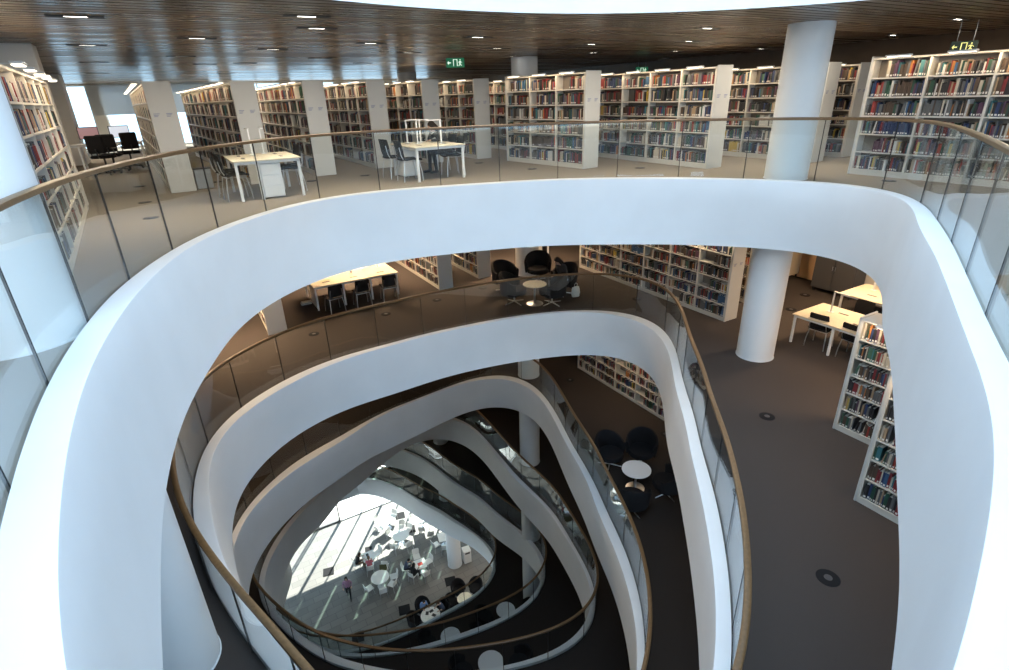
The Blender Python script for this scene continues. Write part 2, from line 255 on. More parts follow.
  i=[4.497,4.526,4.554,4.582,4.608,4.633,4.656,4.678,4.698,4.717,4.733,4.748,4.761,4.773,4.782,4.790,4.797,4.801,4.805,4.807,4.808,4.807,4.806,4.803,4.801,4.797,4.793,4.790,4.786,4.783,4.781,4.779,4.780,4.782,4.786,4.793,4.803,4.816,4.834,4.857,4.884,4.918,4.958,5.006,5.061,5.126,5.198,5.280,5.369,5.465,5.567,5.675,5.785,5.897,6.010,6.122,6.232,6.339,6.441,6.538,6.629,6.714,6.792,6.865,6.932,6.994,7.050,7.101,7.148,7.189,7.226,7.258,7.283,7.303,7.315,7.319,7.315,7.301,7.276,7.241,7.195,7.137,7.069,6.991,6.904,6.810,6.708,6.602,6.492,6.380,6.266,6.152,6.037,5.924,5.812,5.702,5.594,5.489,5.387,5.289,5.194,5.104,5.017,4.934,4.855,4.781,4.711,4.645,4.585,4.529,4.479,4.434,4.394,4.359,4.328,4.302,4.279,4.260,4.243,4.229,4.217,4.207,4.198,4.191,4.185,4.181,4.178,4.176,4.177,4.179,4.184,4.191,4.200,4.212,4.227,4.245,4.267,4.293,4.323,4.356,4.395,4.438,4.485,4.537,4.595,4.657,4.724,4.796,4.873,4.954,5.040,5.131,5.226,5.324,5.426,5.530,5.635,5.742,5.847,5.950,6.050,6.143,6.229,6.306,6.371,6.425,6.464,6.489,6.499,6.493,6.472,6.435,6.383,6.318,6.240,6.152,6.056,5.954,5.849,5.742,5.638,5.535,5.437,5.345,5.257,5.176,5.100,5.029,4.964,4.904,4.847,4.793,4.742,4.693,4.645,4.598,4.552,4.507,4.462,4.418,4.374,4.331,4.289,4.248,4.209,4.171,4.136,4.103,4.072,4.045,4.021,4.001,3.985,3.972,3.963,3.958,3.957,3.959,3.965,3.974,3.986,4.000,4.017,4.036,4.056,4.078,4.101,4.126,4.151,4.177,4.204,4.232,4.260,4.289,4.318,4.348,4.377,4.407,4.438,4.468],
  o=[4.687,4.710,4.734,4.756,4.778,4.799,4.819,4.838,4.856,4.873,4.889,4.905,4.921,4.935,4.948,4.960,4.971,4.980,4.988,4.994,4.998,5.000,5.002,5.001,5.000,4.997,4.994,4.991,4.988,4.985,4.982,4.981,4.981,4.983,4.987,4.994,5.003,5.017,5.034,5.057,5.084,5.118,5.158,5.206,5.261,5.325,5.398,5.479,5.569,5.665,5.767,5.874,5.985,6.097,6.210,6.322,6.432,6.539,6.641,6.738,6.829,6.914,6.993,7.066,7.133,7.195,7.252,7.303,7.349,7.391,7.427,7.458,7.483,7.500,7.511,7.512,7.504,7.486,7.457,7.417,7.365,7.303,7.230,7.148,7.058,6.962,6.861,6.757,6.652,6.547,6.441,6.337,6.233,6.130,6.028,5.927,5.829,5.732,5.637,5.544,5.454,5.367,5.283,5.202,5.123,5.048,4.977,4.909,4.845,4.785,4.730,4.680,4.634,4.593,4.556,4.524,4.495,4.470,4.448,4.428,4.411,4.396,4.384,4.373,4.364,4.357,4.351,4.348,4.347,4.349,4.353,4.359,4.369,4.382,4.398,4.418,4.442,4.470,4.502,4.539,4.579,4.625,4.675,4.729,4.789,4.853,4.923,4.997,5.077,5.161,5.250,5.343,5.441,5.543,5.649,5.758,5.869,5.981,6.094,6.205,6.312,6.414,6.507,6.590,6.659,6.715,6.754,6.776,6.780,6.766,6.733,6.684,6.619,6.539,6.447,6.344,6.234,6.118,6.001,5.883,5.769,5.659,5.555,5.458,5.367,5.284,5.207,5.137,5.073,5.014,4.959,4.908,4.860,4.814,4.769,4.726,4.684,4.642,4.602,4.562,4.524,4.488,4.452,4.419,4.387,4.358,4.331,4.306,4.285,4.266,4.251,4.239,4.231,4.226,4.225,4.227,4.232,4.241,4.252,4.265,4.280,4.297,4.315,4.334,4.354,4.373,4.393,4.412,4.431,4.450,4.469,4.489,4.508,4.529,4.549,4.571,4.593,4.616,4.639,4.663],
  b=[4.465,4.489,4.512,4.536,4.559,4.582,4.604,4.625,4.645,4.663,4.679,4.694,4.707,4.720,4.731,4.741,4.751,4.760,4.768,4.775,4.781,4.785,4.789,4.790,4.791,4.791,4.790,4.788,4.786,4.784,4.782,4.781,4.781,4.784,4.788,4.794,4.804,4.817,4.835,4.857,4.885,4.918,4.958,5.006,5.062,5.126,5.198,5.279,5.369,5.465,5.567,5.674,5.785,5.897,6.010,6.122,6.232,6.339,6.441,6.538,6.629,6.714,6.793,6.865,6.932,6.994,7.050,7.102,7.148,7.190,7.227,7.258,7.284,7.303,7.316,7.320,7.315,7.300,7.275,7.239,7.191,7.132,7.062,6.982,6.893,6.796,6.693,6.585,6.474,6.361,6.248,6.135,6.023,5.913,5.805,5.700,5.598,5.498,5.401,5.308,5.217,5.129,5.045,4.964,4.886,4.811,4.740,4.672,4.609,4.550,4.496,4.446,4.402,4.362,4.327,4.296,4.269,4.246,4.226,4.209,4.194,4.181,4.171,4.163,4.156,4.152,4.150,4.150,4.152,4.157,4.165,4.175,4.188,4.205,4.225,4.248,4.275,4.306,4.341,4.380,4.424,4.471,4.524,4.580,4.642,4.708,4.780,4.856,4.938,5.025,5.117,5.214,5.315,5.421,5.531,5.644,5.758,5.873,5.988,6.099,6.207,6.308,6.400,6.482,6.552,6.609,6.650,6.676,6.685,6.678,6.654,6.613,6.557,6.485,6.399,6.302,6.195,6.080,5.961,5.840,5.719,5.600,5.484,5.373,5.269,5.170,5.079,4.994,4.917,4.846,4.781,4.722,4.668,4.618,4.572,4.530,4.492,4.457,4.426,4.397,4.372,4.348,4.327,4.306,4.286,4.266,4.247,4.226,4.205,4.183,4.162,4.143,4.125,4.109,4.097,4.088,4.084,4.083,4.086,4.091,4.100,4.110,4.123,4.137,4.152,4.167,4.184,4.200,4.218,4.236,4.254,4.273,4.293,4.313,4.333,4.354,4.375,4.397,4.419,4.442],
 ),
 'D': dict(c=(-3, 14.8),
  i=[4.735,4.763,4.792,4.821,4.851,4.882,4.914,4.947,4.980,5.014,5.049,5.083,5.117,5.150,5.181,5.211,5.237,5.261,5.280,5.295,5.305,5.311,5.311,5.308,5.301,5.290,5.278,5.264,5.250,5.236,5.223,5.211,5.201,5.193,5.188,5.184,5.183,5.184,5.186,5.190,5.194,5.200,5.206,5.213,5.219,5.225,5.231,5.237,5.244,5.250,5.257,5.264,5.273,5.284,5.295,5.309,5.323,5.340,5.358,5.377,5.397,5.419,5.442,5.466,5.491,5.517,5.545,5.575,5.605,5.637,5.671,5.706,5.742,5.780,5.820,5.862,5.905,5.950,5.997,6.044,6.093,6.142,6.192,6.241,6.289,6.336,6.379,6.418,6.452,6.479,6.498,6.509,6.510,6.499,6.478,6.446,6.402,6.347,6.281,6.205,6.120,6.028,5.929,5.827,5.721,5.615,5.509,5.406,5.305,5.209,5.117,5.031,4.951,4.876,4.806,4.742,4.682,4.627,4.575,4.526,4.479,4.435,4.392,4.351,4.310,4.270,4.231,4.192,4.155,4.119,4.084,4.051,4.019,3.990,3.964,3.940,3.920,3.903,3.889,3.879,3.873,3.871,3.873,3.880,3.890,3.905,3.923,3.946,3.974,4.006,4.042,4.083,4.128,4.178,4.232,4.292,4.356,4.425,4.499,4.578,4.663,4.753,4.849,4.949,5.055,5.165,5.280,5.398,5.519,5.643,5.768,5.893,6.017,6.138,6.255,6.366,6.469,6.564,6.648,6.720,6.779,6.825,6.857,6.875,6.877,6.865,6.838,6.799,6.746,6.682,6.609,6.526,6.437,6.342,6.243,6.141,6.038,5.935,5.833,5.734,5.637,5.545,5.457,5.374,5.297,5.226,5.160,5.100,5.045,4.995,4.950,4.908,4.870,4.835,4.802,4.770,4.739,4.710,4.681,4.654,4.628,4.604,4.582,4.562,4.545,4.532,4.523,4.517,4.516,4.519,4.526,4.536,4.550,4.567,4.586,4.608,4.631,4.656,4.682,4.708],
  o=[4.934,4.963,4.993,5.022,5.053,5.083,5.114,5.145,5.176,5.208,5.239,5.271,5.302,5.333,5.362,5.390,5.416,5.439,5.458,5.473,5.485,5.491,5.494,5.492,5.487,5.479,5.469,5.457,5.444,5.432,5.420,5.409,5.400,5.393,5.388,5.385,5.383,5.384,5.387,5.391,5.396,5.401,5.407,5.414,5.420,5.427,5.433,5.439,5.445,5.451,5.458,5.465,5.473,5.482,5.492,5.503,5.516,5.529,5.544,5.559,5.575,5.592,5.610,5.628,5.649,5.670,5.693,5.717,5.743,5.771,5.801,5.832,5.865,5.901,5.940,5.981,6.024,6.071,6.119,6.169,6.220,6.273,6.326,6.380,6.433,6.484,6.533,6.577,6.615,6.646,6.669,6.681,6.683,6.673,6.652,6.617,6.570,6.511,6.441,6.360,6.270,6.172,6.069,5.961,5.852,5.743,5.635,5.531,5.432,5.337,5.249,5.166,5.090,5.019,4.953,4.892,4.835,4.781,4.729,4.679,4.630,4.583,4.537,4.492,4.448,4.405,4.363,4.323,4.285,4.249,4.216,4.186,4.159,4.134,4.113,4.094,4.079,4.066,4.056,4.050,4.046,4.046,4.049,4.056,4.067,4.082,4.101,4.124,4.151,4.183,4.218,4.257,4.301,4.348,4.400,4.455,4.515,4.580,4.650,4.725,4.806,4.893,4.986,5.086,5.192,5.305,5.422,5.544,5.670,5.797,5.925,6.053,6.178,6.299,6.414,6.523,6.625,6.718,6.802,6.876,6.938,6.987,7.024,7.045,7.053,7.045,7.023,6.987,6.938,6.877,6.806,6.725,6.637,6.543,6.444,6.343,6.240,6.137,6.035,5.935,5.838,5.746,5.658,5.575,5.498,5.426,5.360,5.300,5.245,5.195,5.150,5.109,5.070,5.035,5.001,4.969,4.938,4.908,4.879,4.851,4.823,4.798,4.774,4.753,4.736,4.721,4.711,4.705,4.703,4.706,4.713,4.724,4.738,4.756,4.777,4.799,4.824,4.850,4.877,4.905],
  b=[4.875,4.890,4.905,4.919,4.934,4.949,4.965,4.982,5.000,5.020,5.041,5.062,5.084,5.107,5.130,5.153,5.175,5.196,5.216,5.233,5.247,5.256,5.263,5.265,5.264,5.261,5.254,5.246,5.237,5.227,5.217,5.208,5.200,5.193,5.189,5.186,5.185,5.186,5.188,5.192,5.196,5.202,5.207,5.214,5.220,5.226,5.232,5.238,5.244,5.250,5.257,5.264,5.273,5.283,5.295,5.308,5.323,5.340,5.358,5.377,5.397,5.419,5.442,5.466,5.491,5.517,5.545,5.574,5.605,5.637,5.671,5.706,5.742,5.781,5.821,5.863,5.907,5.952,5.999,6.047,6.096,6.146,6.195,6.244,6.292,6.338,6.380,6.417,6.447,6.471,6.485,6.489,6.483,6.464,6.434,6.392,6.339,6.275,6.201,6.118,6.029,5.933,5.834,5.734,5.632,5.532,5.433,5.336,5.242,5.153,5.067,4.987,4.911,4.841,4.774,4.712,4.654,4.598,4.546,4.496,4.447,4.401,4.356,4.312,4.270,4.229,4.190,4.153,4.117,4.084,4.054,4.027,4.003,3.981,3.963,3.948,3.937,3.929,3.924,3.923,3.925,3.930,3.939,3.951,3.966,3.984,4.006,4.032,4.061,4.094,4.131,4.172,4.218,4.267,4.321,4.380,4.443,4.511,4.585,4.664,4.748,4.839,4.934,5.035,5.142,5.254,5.370,5.491,5.615,5.743,5.872,6.001,6.129,6.254,6.374,6.488,6.593,6.688,6.772,6.842,6.897,6.938,6.962,6.970,6.963,6.939,6.901,6.848,6.782,6.706,6.622,6.530,6.433,6.332,6.228,6.123,6.018,5.913,5.811,5.712,5.617,5.527,5.443,5.364,5.293,5.228,5.170,5.119,5.074,5.037,5.004,4.976,4.950,4.926,4.901,4.876,4.848,4.818,4.786,4.753,4.720,4.687,4.658,4.632,4.611,4.596,4.588,4.587,4.594,4.607,4.626,4.650,4.677,4.706,4.736,4.765,4.793,4.817,4.839,4.858],
 ),
 'E': dict(c=(-4.6, 18.3),
  i=[5.581,5.491,5.412,5.344,5.288,5.243,5.210,5.187,5.174,5.171,5.176,5.190,5.211,5.238,5.269,5.304,5.343,5.382,5.422,5.461,5.498,5.533,5.564,5.591,5.614,5.632,5.645,5.654,5.659,5.660,5.658,5.654,5.649,5.643,5.636,5.629,5.622,5.616,5.610,5.606,5.601,5.598,5.595,5.593,5.590,5.587,5.584,5.580,5.574,5.567,5.560,5.551,5.540,5.529,5.517,5.504,5.491,5.478,5.465,5.452,5.440,5.429,5.419,5.410,5.402,5.396,5.391,5.387,5.385,5.385,5.386,5.389,5.394,5.402,5.411,5.422,5.436,5.452,5.472,5.494,5.519,5.547,5.578,5.612,5.650,5.690,5.733,5.778,5.825,5.874,5.923,5.971,6.020,6.066,6.111,6.153,6.191,6.224,6.251,6.273,6.287,6.293,6.291,6.279,6.259,6.229,6.189,6.140,6.081,6.013,5.937,5.852,5.761,5.663,5.561,5.455,5.346,5.236,5.126,5.016,4.910,4.806,4.707,4.613,4.525,4.443,4.367,4.298,4.235,4.179,4.128,4.083,4.043,4.008,3.977,3.949,3.925,3.903,3.883,3.866,3.850,3.835,3.822,3.810,3.799,3.789,3.780,3.772,3.765,3.760,3.755,3.753,3.752,3.753,3.757,3.763,3.772,3.784,3.800,3.820,3.844,3.872,3.905,3.944,3.987,4.037,4.092,4.154,4.221,4.295,4.375,4.461,4.553,4.651,4.754,4.863,4.976,5.094,5.216,5.341,5.470,5.602,5.735,5.871,6.008,6.146,6.285,6.425,6.565,6.704,6.843,6.980,7.114,7.245,7.371,7.492,7.607,7.715,7.816,7.910,7.996,8.074,8.146,8.210,8.268,8.319,8.364,8.403,8.435,8.462,8.483,8.496,8.503,8.501,8.490,8.470,8.440,8.399,8.346,8.282,8.206,8.118,8.019,7.910,7.790,7.662,7.527,7.384,7.237,7.085,6.932,6.777,6.623,6.472,6.324,6.181,6.044,5.914,5.793,5.682],
  o=[5.781,5.691,5.612,5.544,5.488,5.443,5.410,5.387,5.374,5.371,5.377,5.390,5.411,5.438,5.469,5.505,5.543,5.582,5.622,5.661,5.698,5.733,5.764,5.791,5.814,5.832,5.845,5.854,5.859,5.861,5.859,5.856,5.851,5.845,5.838,5.831,5.825,5.819,5.813,5.808,5.803,5.798,5.793,5.788,5.783,5.776,5.767,5.757,5.745,5.731,5.716,5.699,5.681,5.663,5.644,5.625,5.607,5.590,5.573,5.559,5.545,5.534,5.524,5.516,5.511,5.508,5.507,5.508,5.512,5.517,5.524,5.533,5.544,5.556,5.570,5.586,5.604,5.623,5.644,5.667,5.692,5.720,5.751,5.785,5.821,5.860,5.902,5.946,5.992,6.039,6.087,6.134,6.181,6.227,6.270,6.310,6.347,6.379,6.405,6.425,6.439,6.445,6.444,6.434,6.416,6.389,6.353,6.308,6.254,6.191,6.119,6.040,5.953,5.859,5.760,5.656,5.549,5.439,5.328,5.217,5.108,5.002,4.900,4.802,4.710,4.624,4.544,4.471,4.404,4.343,4.289,4.240,4.197,4.159,4.126,4.097,4.071,4.049,4.029,4.013,3.998,3.985,3.974,3.963,3.954,3.945,3.936,3.927,3.919,3.911,3.905,3.900,3.897,3.896,3.898,3.904,3.914,3.928,3.947,3.970,3.997,4.029,4.065,4.106,4.152,4.203,4.259,4.321,4.388,4.462,4.541,4.627,4.718,4.816,4.920,5.029,5.143,5.261,5.383,5.508,5.637,5.767,5.899,6.032,6.166,6.301,6.437,6.575,6.714,6.854,6.995,7.135,7.274,7.409,7.540,7.667,7.787,7.899,8.004,8.101,8.190,8.271,8.344,8.410,8.469,8.520,8.565,8.604,8.637,8.664,8.684,8.698,8.704,8.702,8.691,8.671,8.640,8.599,8.546,8.482,8.406,8.318,8.219,8.110,7.990,7.862,7.726,7.584,7.437,7.285,7.132,6.977,6.823,6.672,6.524,6.380,6.244,6.114,5.994,5.882],
  b=[5.416,5.330,5.259,5.202,5.159,5.128,5.109,5.101,5.102,5.112,5.129,5.152,5.180,5.213,5.250,5.290,5.332,5.375,5.417,5.458,5.498,5.534,5.566,5.594,5.617,5.635,5.648,5.657,5.661,5.662,5.660,5.656,5.650,5.644,5.636,5.629,5.622,5.616,5.610,5.605,5.601,5.598,5.595,5.593,5.590,5.587,5.584,5.580,5.574,5.567,5.560,5.551,5.540,5.529,5.517,5.504,5.491,5.478,5.465,5.452,5.440,5.429,5.419,5.410,5.402,5.396,5.391,5.387,5.386,5.385,5.386,5.389,5.394,5.402,5.411,5.422,5.436,5.453,5.472,5.494,5.519,5.547,5.578,5.612,5.649,5.690,5.732,5.778,5.825,5.873,5.922,5.970,6.018,6.065,6.110,6.151,6.189,6.223,6.251,6.274,6.289,6.297,6.297,6.289,6.272,6.245,6.210,6.165,6.110,6.046,5.974,5.894,5.806,5.711,5.611,5.506,5.397,5.285,5.170,5.054,4.938,4.822,4.710,4.602,4.501,4.408,4.322,4.245,4.175,4.113,4.058,4.010,3.969,3.933,3.903,3.877,3.856,3.838,3.824,3.813,3.804,3.797,3.791,3.787,3.784,3.783,3.782,3.782,3.783,3.784,3.787,3.791,3.796,3.802,3.809,3.818,3.827,3.839,3.852,3.868,3.887,3.910,3.938,3.970,4.007,4.050,4.100,4.156,4.218,4.287,4.364,4.447,4.537,4.635,4.739,4.849,4.965,5.086,5.211,5.340,5.472,5.607,5.743,5.880,6.018,6.156,6.295,6.434,6.573,6.712,6.849,6.985,7.118,7.248,7.373,7.494,7.608,7.716,7.816,7.909,7.995,8.074,8.145,8.209,8.267,8.318,8.363,8.402,8.435,8.462,8.483,8.497,8.504,8.503,8.493,8.473,8.444,8.403,8.351,8.287,8.212,8.124,8.024,7.913,7.791,7.659,7.518,7.368,7.212,7.050,6.883,6.714,6.544,6.375,6.211,6.052,5.902,5.761,5.632,5.516],
 ),
 'F': dict(c=(-5.9, 21.3),
  i=[8.395,8.314,8.230,8.143,8.053,7.961,7.868,7.774,7.680,7.586,7.494,7.403,7.314,7.228,7.144,7.064,6.986,6.912,6.841,6.774,6.710,6.649,6.592,6.537,6.485,6.436,6.389,6.345,6.303,6.262,6.223,6.186,6.150,6.116,6.082,6.050,6.018,5.986,5.955,5.925,5.894,5.862,5.830,5.798,5.764,5.729,5.693,5.655,5.617,5.576,5.534,5.491,5.447,5.402,5.356,5.309,5.263,5.216,5.170,5.123,5.078,5.033,4.989,4.946,4.904,4.864,4.825,4.787,4.752,4.718,4.686,4.656,4.628,4.603,4.579,4.559,4.541,4.526,4.514,4.506,4.500,4.498,4.500,4.505,4.513,4.525,4.541,4.559,4.581,4.605,4.632,4.661,4.692,4.724,4.757,4.791,4.825,4.859,4.892,4.924,4.954,4.982,5.008,5.030,5.050,5.065,5.076,5.083,5.085,5.081,5.073,5.059,5.039,5.015,4.985,4.950,4.910,4.865,4.816,4.764,4.708,4.649,4.588,4.524,4.460,4.395,4.329,4.264,4.199,4.136,4.073,4.012,3.954,3.897,3.842,3.790,3.741,3.695,3.651,3.611,3.574,3.540,3.509,3.482,3.458,3.437,3.419,3.405,3.393,3.385,3.379,3.376,3.374,3.375,3.378,3.383,3.389,3.397,3.406,3.416,3.428,3.442,3.457,3.474,3.494,3.517,3.542,3.570,3.603,3.639,3.680,3.725,3.776,3.833,3.895,3.963,4.037,4.119,4.206,4.300,4.401,4.508,4.621,4.740,4.864,4.994,5.128,5.266,5.409,5.554,5.702,5.851,6.002,6.153,6.304,6.454,6.602,6.748,6.892,7.032,7.167,7.299,7.426,7.548,7.665,7.777,7.884,7.985,8.081,8.171,8.256,8.336,8.411,8.481,8.546,8.607,8.662,8.714,8.760,8.802,8.839,8.871,8.898,8.919,8.936,8.947,8.952,8.951,8.945,8.932,8.914,8.889,8.857,8.820,8.776,8.727,8.671,8.610,8.543,8.472],
  o=[8.595,8.514,8.430,8.343,8.253,8.161,8.068,7.974,7.880,7.786,7.694,7.603,7.514,7.428,7.344,7.264,7.186,7.112,7.041,6.974,6.910,6.849,6.792,6.737,6.685,6.636,6.590,6.545,6.503,6.462,6.424,6.387,6.351,6.317,6.284,6.251,6.220,6.189,6.158,6.127,6.096,6.064,6.032,5.998,5.962,5.924,5.885,5.843,5.798,5.752,5.702,5.652,5.599,5.546,5.492,5.438,5.385,5.332,5.280,5.230,5.182,5.135,5.090,5.047,5.006,4.967,4.930,4.896,4.864,4.834,4.806,4.781,4.758,4.737,4.718,4.701,4.686,4.674,4.664,4.657,4.654,4.653,4.656,4.663,4.674,4.688,4.706,4.726,4.750,4.775,4.802,4.830,4.859,4.888,4.917,4.946,4.974,5.003,5.030,5.058,5.084,5.109,5.133,5.156,5.176,5.194,5.208,5.218,5.224,5.226,5.223,5.214,5.201,5.181,5.156,5.124,5.087,5.043,4.994,4.939,4.879,4.815,4.748,4.678,4.608,4.537,4.467,4.399,4.332,4.269,4.207,4.149,4.093,4.040,3.990,3.943,3.900,3.858,3.820,3.785,3.752,3.722,3.695,3.671,3.650,3.632,3.616,3.604,3.595,3.588,3.584,3.583,3.583,3.586,3.591,3.597,3.604,3.613,3.623,3.634,3.646,3.658,3.672,3.688,3.705,3.724,3.745,3.769,3.796,3.826,3.861,3.899,3.942,3.991,4.045,4.106,4.173,4.247,4.329,4.418,4.514,4.617,4.727,4.845,4.968,5.098,5.234,5.375,5.521,5.671,5.825,5.982,6.140,6.300,6.460,6.618,6.774,6.927,7.076,7.221,7.361,7.495,7.625,7.749,7.867,7.979,8.086,8.188,8.283,8.373,8.458,8.538,8.612,8.682,8.747,8.807,8.863,8.914,8.960,9.002,9.039,9.071,9.098,9.119,9.136,9.147,9.152,9.151,9.145,9.132,9.113,9.088,9.057,9.020,8.976,8.927,8.871,8.810,8.743,8.671],
  b=[8.395,8.315,8.230,8.143,8.053,7.961,7.868,7.774,7.680,7.586,7.494,7.403,7.314,7.228,7.144,7.064,6.986,6.912,6.841,6.774,6.710,6.649,6.592,6.537,6.485,6.436,6.389,6.345,6.303,6.262,6.223,6.186,6.150,6.116,6.082,6.050,6.018,5.986,5.955,5.925,5.894,5.862,5.830,5.798,5.764,5.729,5.693,5.655,5.617,5.576,5.534,5.491,5.447,5.402,5.356,5.309,5.263,5.216,5.170,5.123,5.078,5.033,4.989,4.946,4.904,4.864,4.825,4.787,4.752,4.718,4.686,4.656,4.628,4.603,4.579,4.559,4.541,4.526,4.514,4.506,4.500,4.498,4.500,4.505,4.513,4.526,4.541,4.559,4.581,4.605,4.632,4.660,4.691,4.723,4.756,4.789,4.823,4.856,4.889,4.920,4.950,4.978,5.003,5.026,5.046,5.063,5.076,5.086,5.092,5.094,5.093,5.088,5.079,5.066,5.049,5.027,5.001,4.969,4.934,4.893,4.847,4.798,4.744,4.687,4.628,4.567,4.506,4.445,4.385,4.326,4.269,4.213,4.158,4.104,4.052,4.000,3.950,3.900,3.850,3.801,3.751,3.703,3.656,3.611,3.569,3.530,3.494,3.463,3.437,3.416,3.400,3.388,3.380,3.377,3.376,3.379,3.384,3.392,3.401,3.412,3.425,3.439,3.455,3.473,3.492,3.514,3.539,3.566,3.596,3.630,3.668,3.710,3.756,3.808,3.865,3.929,3.999,4.076,4.160,4.252,4.351,4.457,4.570,4.691,4.819,4.953,5.094,5.240,5.393,5.550,5.712,5.878,6.047,6.217,6.386,6.551,6.711,6.862,7.006,7.142,7.271,7.393,7.509,7.619,7.723,7.823,7.918,8.010,8.098,8.181,8.262,8.338,8.410,8.478,8.542,8.602,8.658,8.709,8.756,8.798,8.836,8.868,8.896,8.918,8.935,8.946,8.951,8.951,8.945,8.932,8.914,8.889,8.857,8.820,8.777,8.727,8.671,8.610,8.543,8.472],
 ),
}
NR = 360
def ring(key, which, z):
    d = RINGS[key]; r = np.array(d[which]); n = len(r)
    t = np.arange(NR)*n/NR; i = t.astype(int); f = t-i
    p0, p1, p2, p3 = (r[(i-1) % n], r[i % n], r[(i+1) % n], r[(i+2) % n])
    q = .5*((2*p1)+(p2-p0)*f+(2*p0-5*p1+4*p2-p3)*f*f+(3*p1-p0-3*p2+p3)*f**3)
    th = -PI+2*PI*np.arange(NR)/NR
    return [Vector((d['c'][0]+q[k]*math.cos(th[k]), d['c'][1]+q[k]*math.sin(th[k]), z)) for k in range(NR)]
# outer outline of the building in grid coordinates
A0, A1, B0, B1 = -14.0, 17.0, -9.0, 32.2
def outer(c, th, z, B1=B1):
    """the point of the outer rectangle seen from c at angle th"""
    d = Vector((math.cos(th), math.sin(th), 0)); ca, cb = c.dot(V), c.dot(U); da, db = d.dot(V), d.dot(U)
    t = 1e9
    if da > 1e-9: t = min(t, (A1-ca)/da)
    if da < -1e-9: t = min(t, (A0-ca)/da)
    if db > 1e-9: t = min(t, (B1-cb)/db)
    if db < -1e-9: t = min(t, (B0-cb)/db)
    p = c+d*t; return Vector((p.x, p.y, z))
def annulus(pts, z, name, m, flip=False, cen=None, B1=B1):
    mb = MB(); n = len(pts); c = cen
    ths = [math.atan2(p.y-c.y, p.x-c.x) for p in pts]
    out = [outer(c, t, z, B1) for t in ths]
    inn = [Vector((p.x, p.y, z)) for p in pts]
    vs = inn+out; fs = []
    for k in range(n):
        j = (k+1) % n; f = [k, j, n+j, n+k]; fs.append(f if flip else f[::-1])
    # corners of the rectangle
    for a, b in ((A0, B0), (A1, B0), (A1, B1), (A0, B1)):
        P = G(a, b, z); th = math.atan2(P.y-c.y, P.x-c.x)
        for k in range(n):
            j = (k+1) % n; d0 = (th-ths[k]+PI) % (2*PI)-PI; d1 = (ths[j]-th+PI) % (2*PI)-PI
            if 0 <= d0 < .1 and 0 <= d1 < .1:
                vs.append(P); f = [n+k, n+j, len(vs)-1]; fs.append(f if flip else f[::-1]); break
    mb.add(vs, fs); return struct(mb, name, m)
FT = 1.25
KEYS = 'ABCDEF'
curves = {}
for k, key in enumerate(KEYS):
    z = Z[k]; c = Vector((*RINGS[key]['c'], 0))
    o = ring(key, 'o', z+.10); i = ring(key, 'i', z+.10); b = ring(key, 'b', z-FT)
    curves[key] = dict(o=o, i=i, b=b, c=c)
    annulus(o, z, 'floor', M['carpet_top'] if k == 0 else M['carpet'] if k == 1 else M['carpet_shaded'], cen=c, B1=B1 if k < 4 else 28.7)
    annulus(b, z-FT, 'ceiling', M['ceiling'] if k == 0 else M['white'], flip=True, cen=c, B1=B1 if k < 4 else 28.7)
    # white edge: foot of glass, ledge, rounded arris, fascia, underside lip
    mb = MB(); n = NR; rows = []
    i2 = [p+(q-p).normalized()*.03 for p, q in zip(i, o)]
    ib = [Vector((p.x, p.y, p.z-.03)) for p in i]
    rows.append([Vector((p.x, p.y, z-.02)) for p in o]); rows.append(o); rows.append(i2)
    rows.append([(p*2+q*2)/4 + (r_-p)*.3*0 for p, q, r_ in zip(i2, ib, i)])
    rows[-1] = [p.lerp(r_, .55) for p, r_ in zip(rows[-1], i)]
    rows.append(ib)
    for s in (.33, .66, 1): rows.append([p.lerp(q, s) for p, q in zip(ib, b)])
    vs = [v for R in rows for v in R]; fs = []; 
    for r in range(len(rows)-1):
        for q in range(n):
            j = (q+1) % n; fs.append([r*n+q, (r+1)*n+q, (r+1)*n+j, r*n+j])
    mb.add(vs, fs, 0, True)
    e = struct(mb, 'trim_%d' % (k+1), M['white'])
# upper level opening (storey above the camera's floor), unseen sides widened to admit more sky
UPC = Vector((2.6, 2.0, 0))
up_ctrl = [(-1.79, 7.15), (.08, 8.54), (.94, 8.9), (1.83, 9.08), (3.0, 9.12), (3.84, 9.0), (5.15, 8.56), (6.9, 7.3), (8.2, 5.6), (9.0, 3.0), (9.2, 0), (8.4, -3.5), (6, -6.2), (2.5, -7.2), (-1, -6.6), (-3.6, -4.2), (-4.6, -1.0), (-4.3, 2.2), (-3.3, 5.0)]
th = np.array([math.atan2(y-UPC.y, x-UPC.x) for x, y in up_ctrl]); rr = np.array([math.hypot(y-UPC.y, x-UPC.x) for x, y in up_ctrl])
od = np.argsort(th); th = th[od]; rr = rr[od]
tt = -PI+2*PI*np.arange(120)/120
ru = np.interp(tt, np.concatenate([th-2*PI, th, th+2*PI]), np.tile(rr, 3))
for _ in range(3): ru = (np.roll(ru, 1)+2*ru+np.roll(ru, -1))/4
upb = [Vector((UPC.x+ru[k]*math.cos(tt[k]), UPC.y+ru[k]*math.sin(tt[k]), 2.75)) for k in range(120)]
upt = [Vector((p.x, p.y, 4.1)) for p in upb]
annulus(upb, 2.75, 'ceiling', M['ceiling'], flip=True, cen=UPC)
annulus(upt, 4.1, 'floor', M['carpet'], cen=UPC)
mb = MB(); mb.add(upb+upt, [[k, 120+k, 120+(k+1) % 120, (k+1) % 120] for k in range(120)], 0, True)
struct(mb, 'trim_7', M['white'])
for k in (4, 5):     # slab edges set back from the far glazing to let sun stripes through
    mb = MB(); mb.box(0, A1-A0, -.02, .05, 0, FT+.1); o = struct(mb, 'trim_%d' % (k+6), M['white']); o.location = G(A0, 28.7, Z[k]-FT); o.rotation_euler = (0, 0, GA)
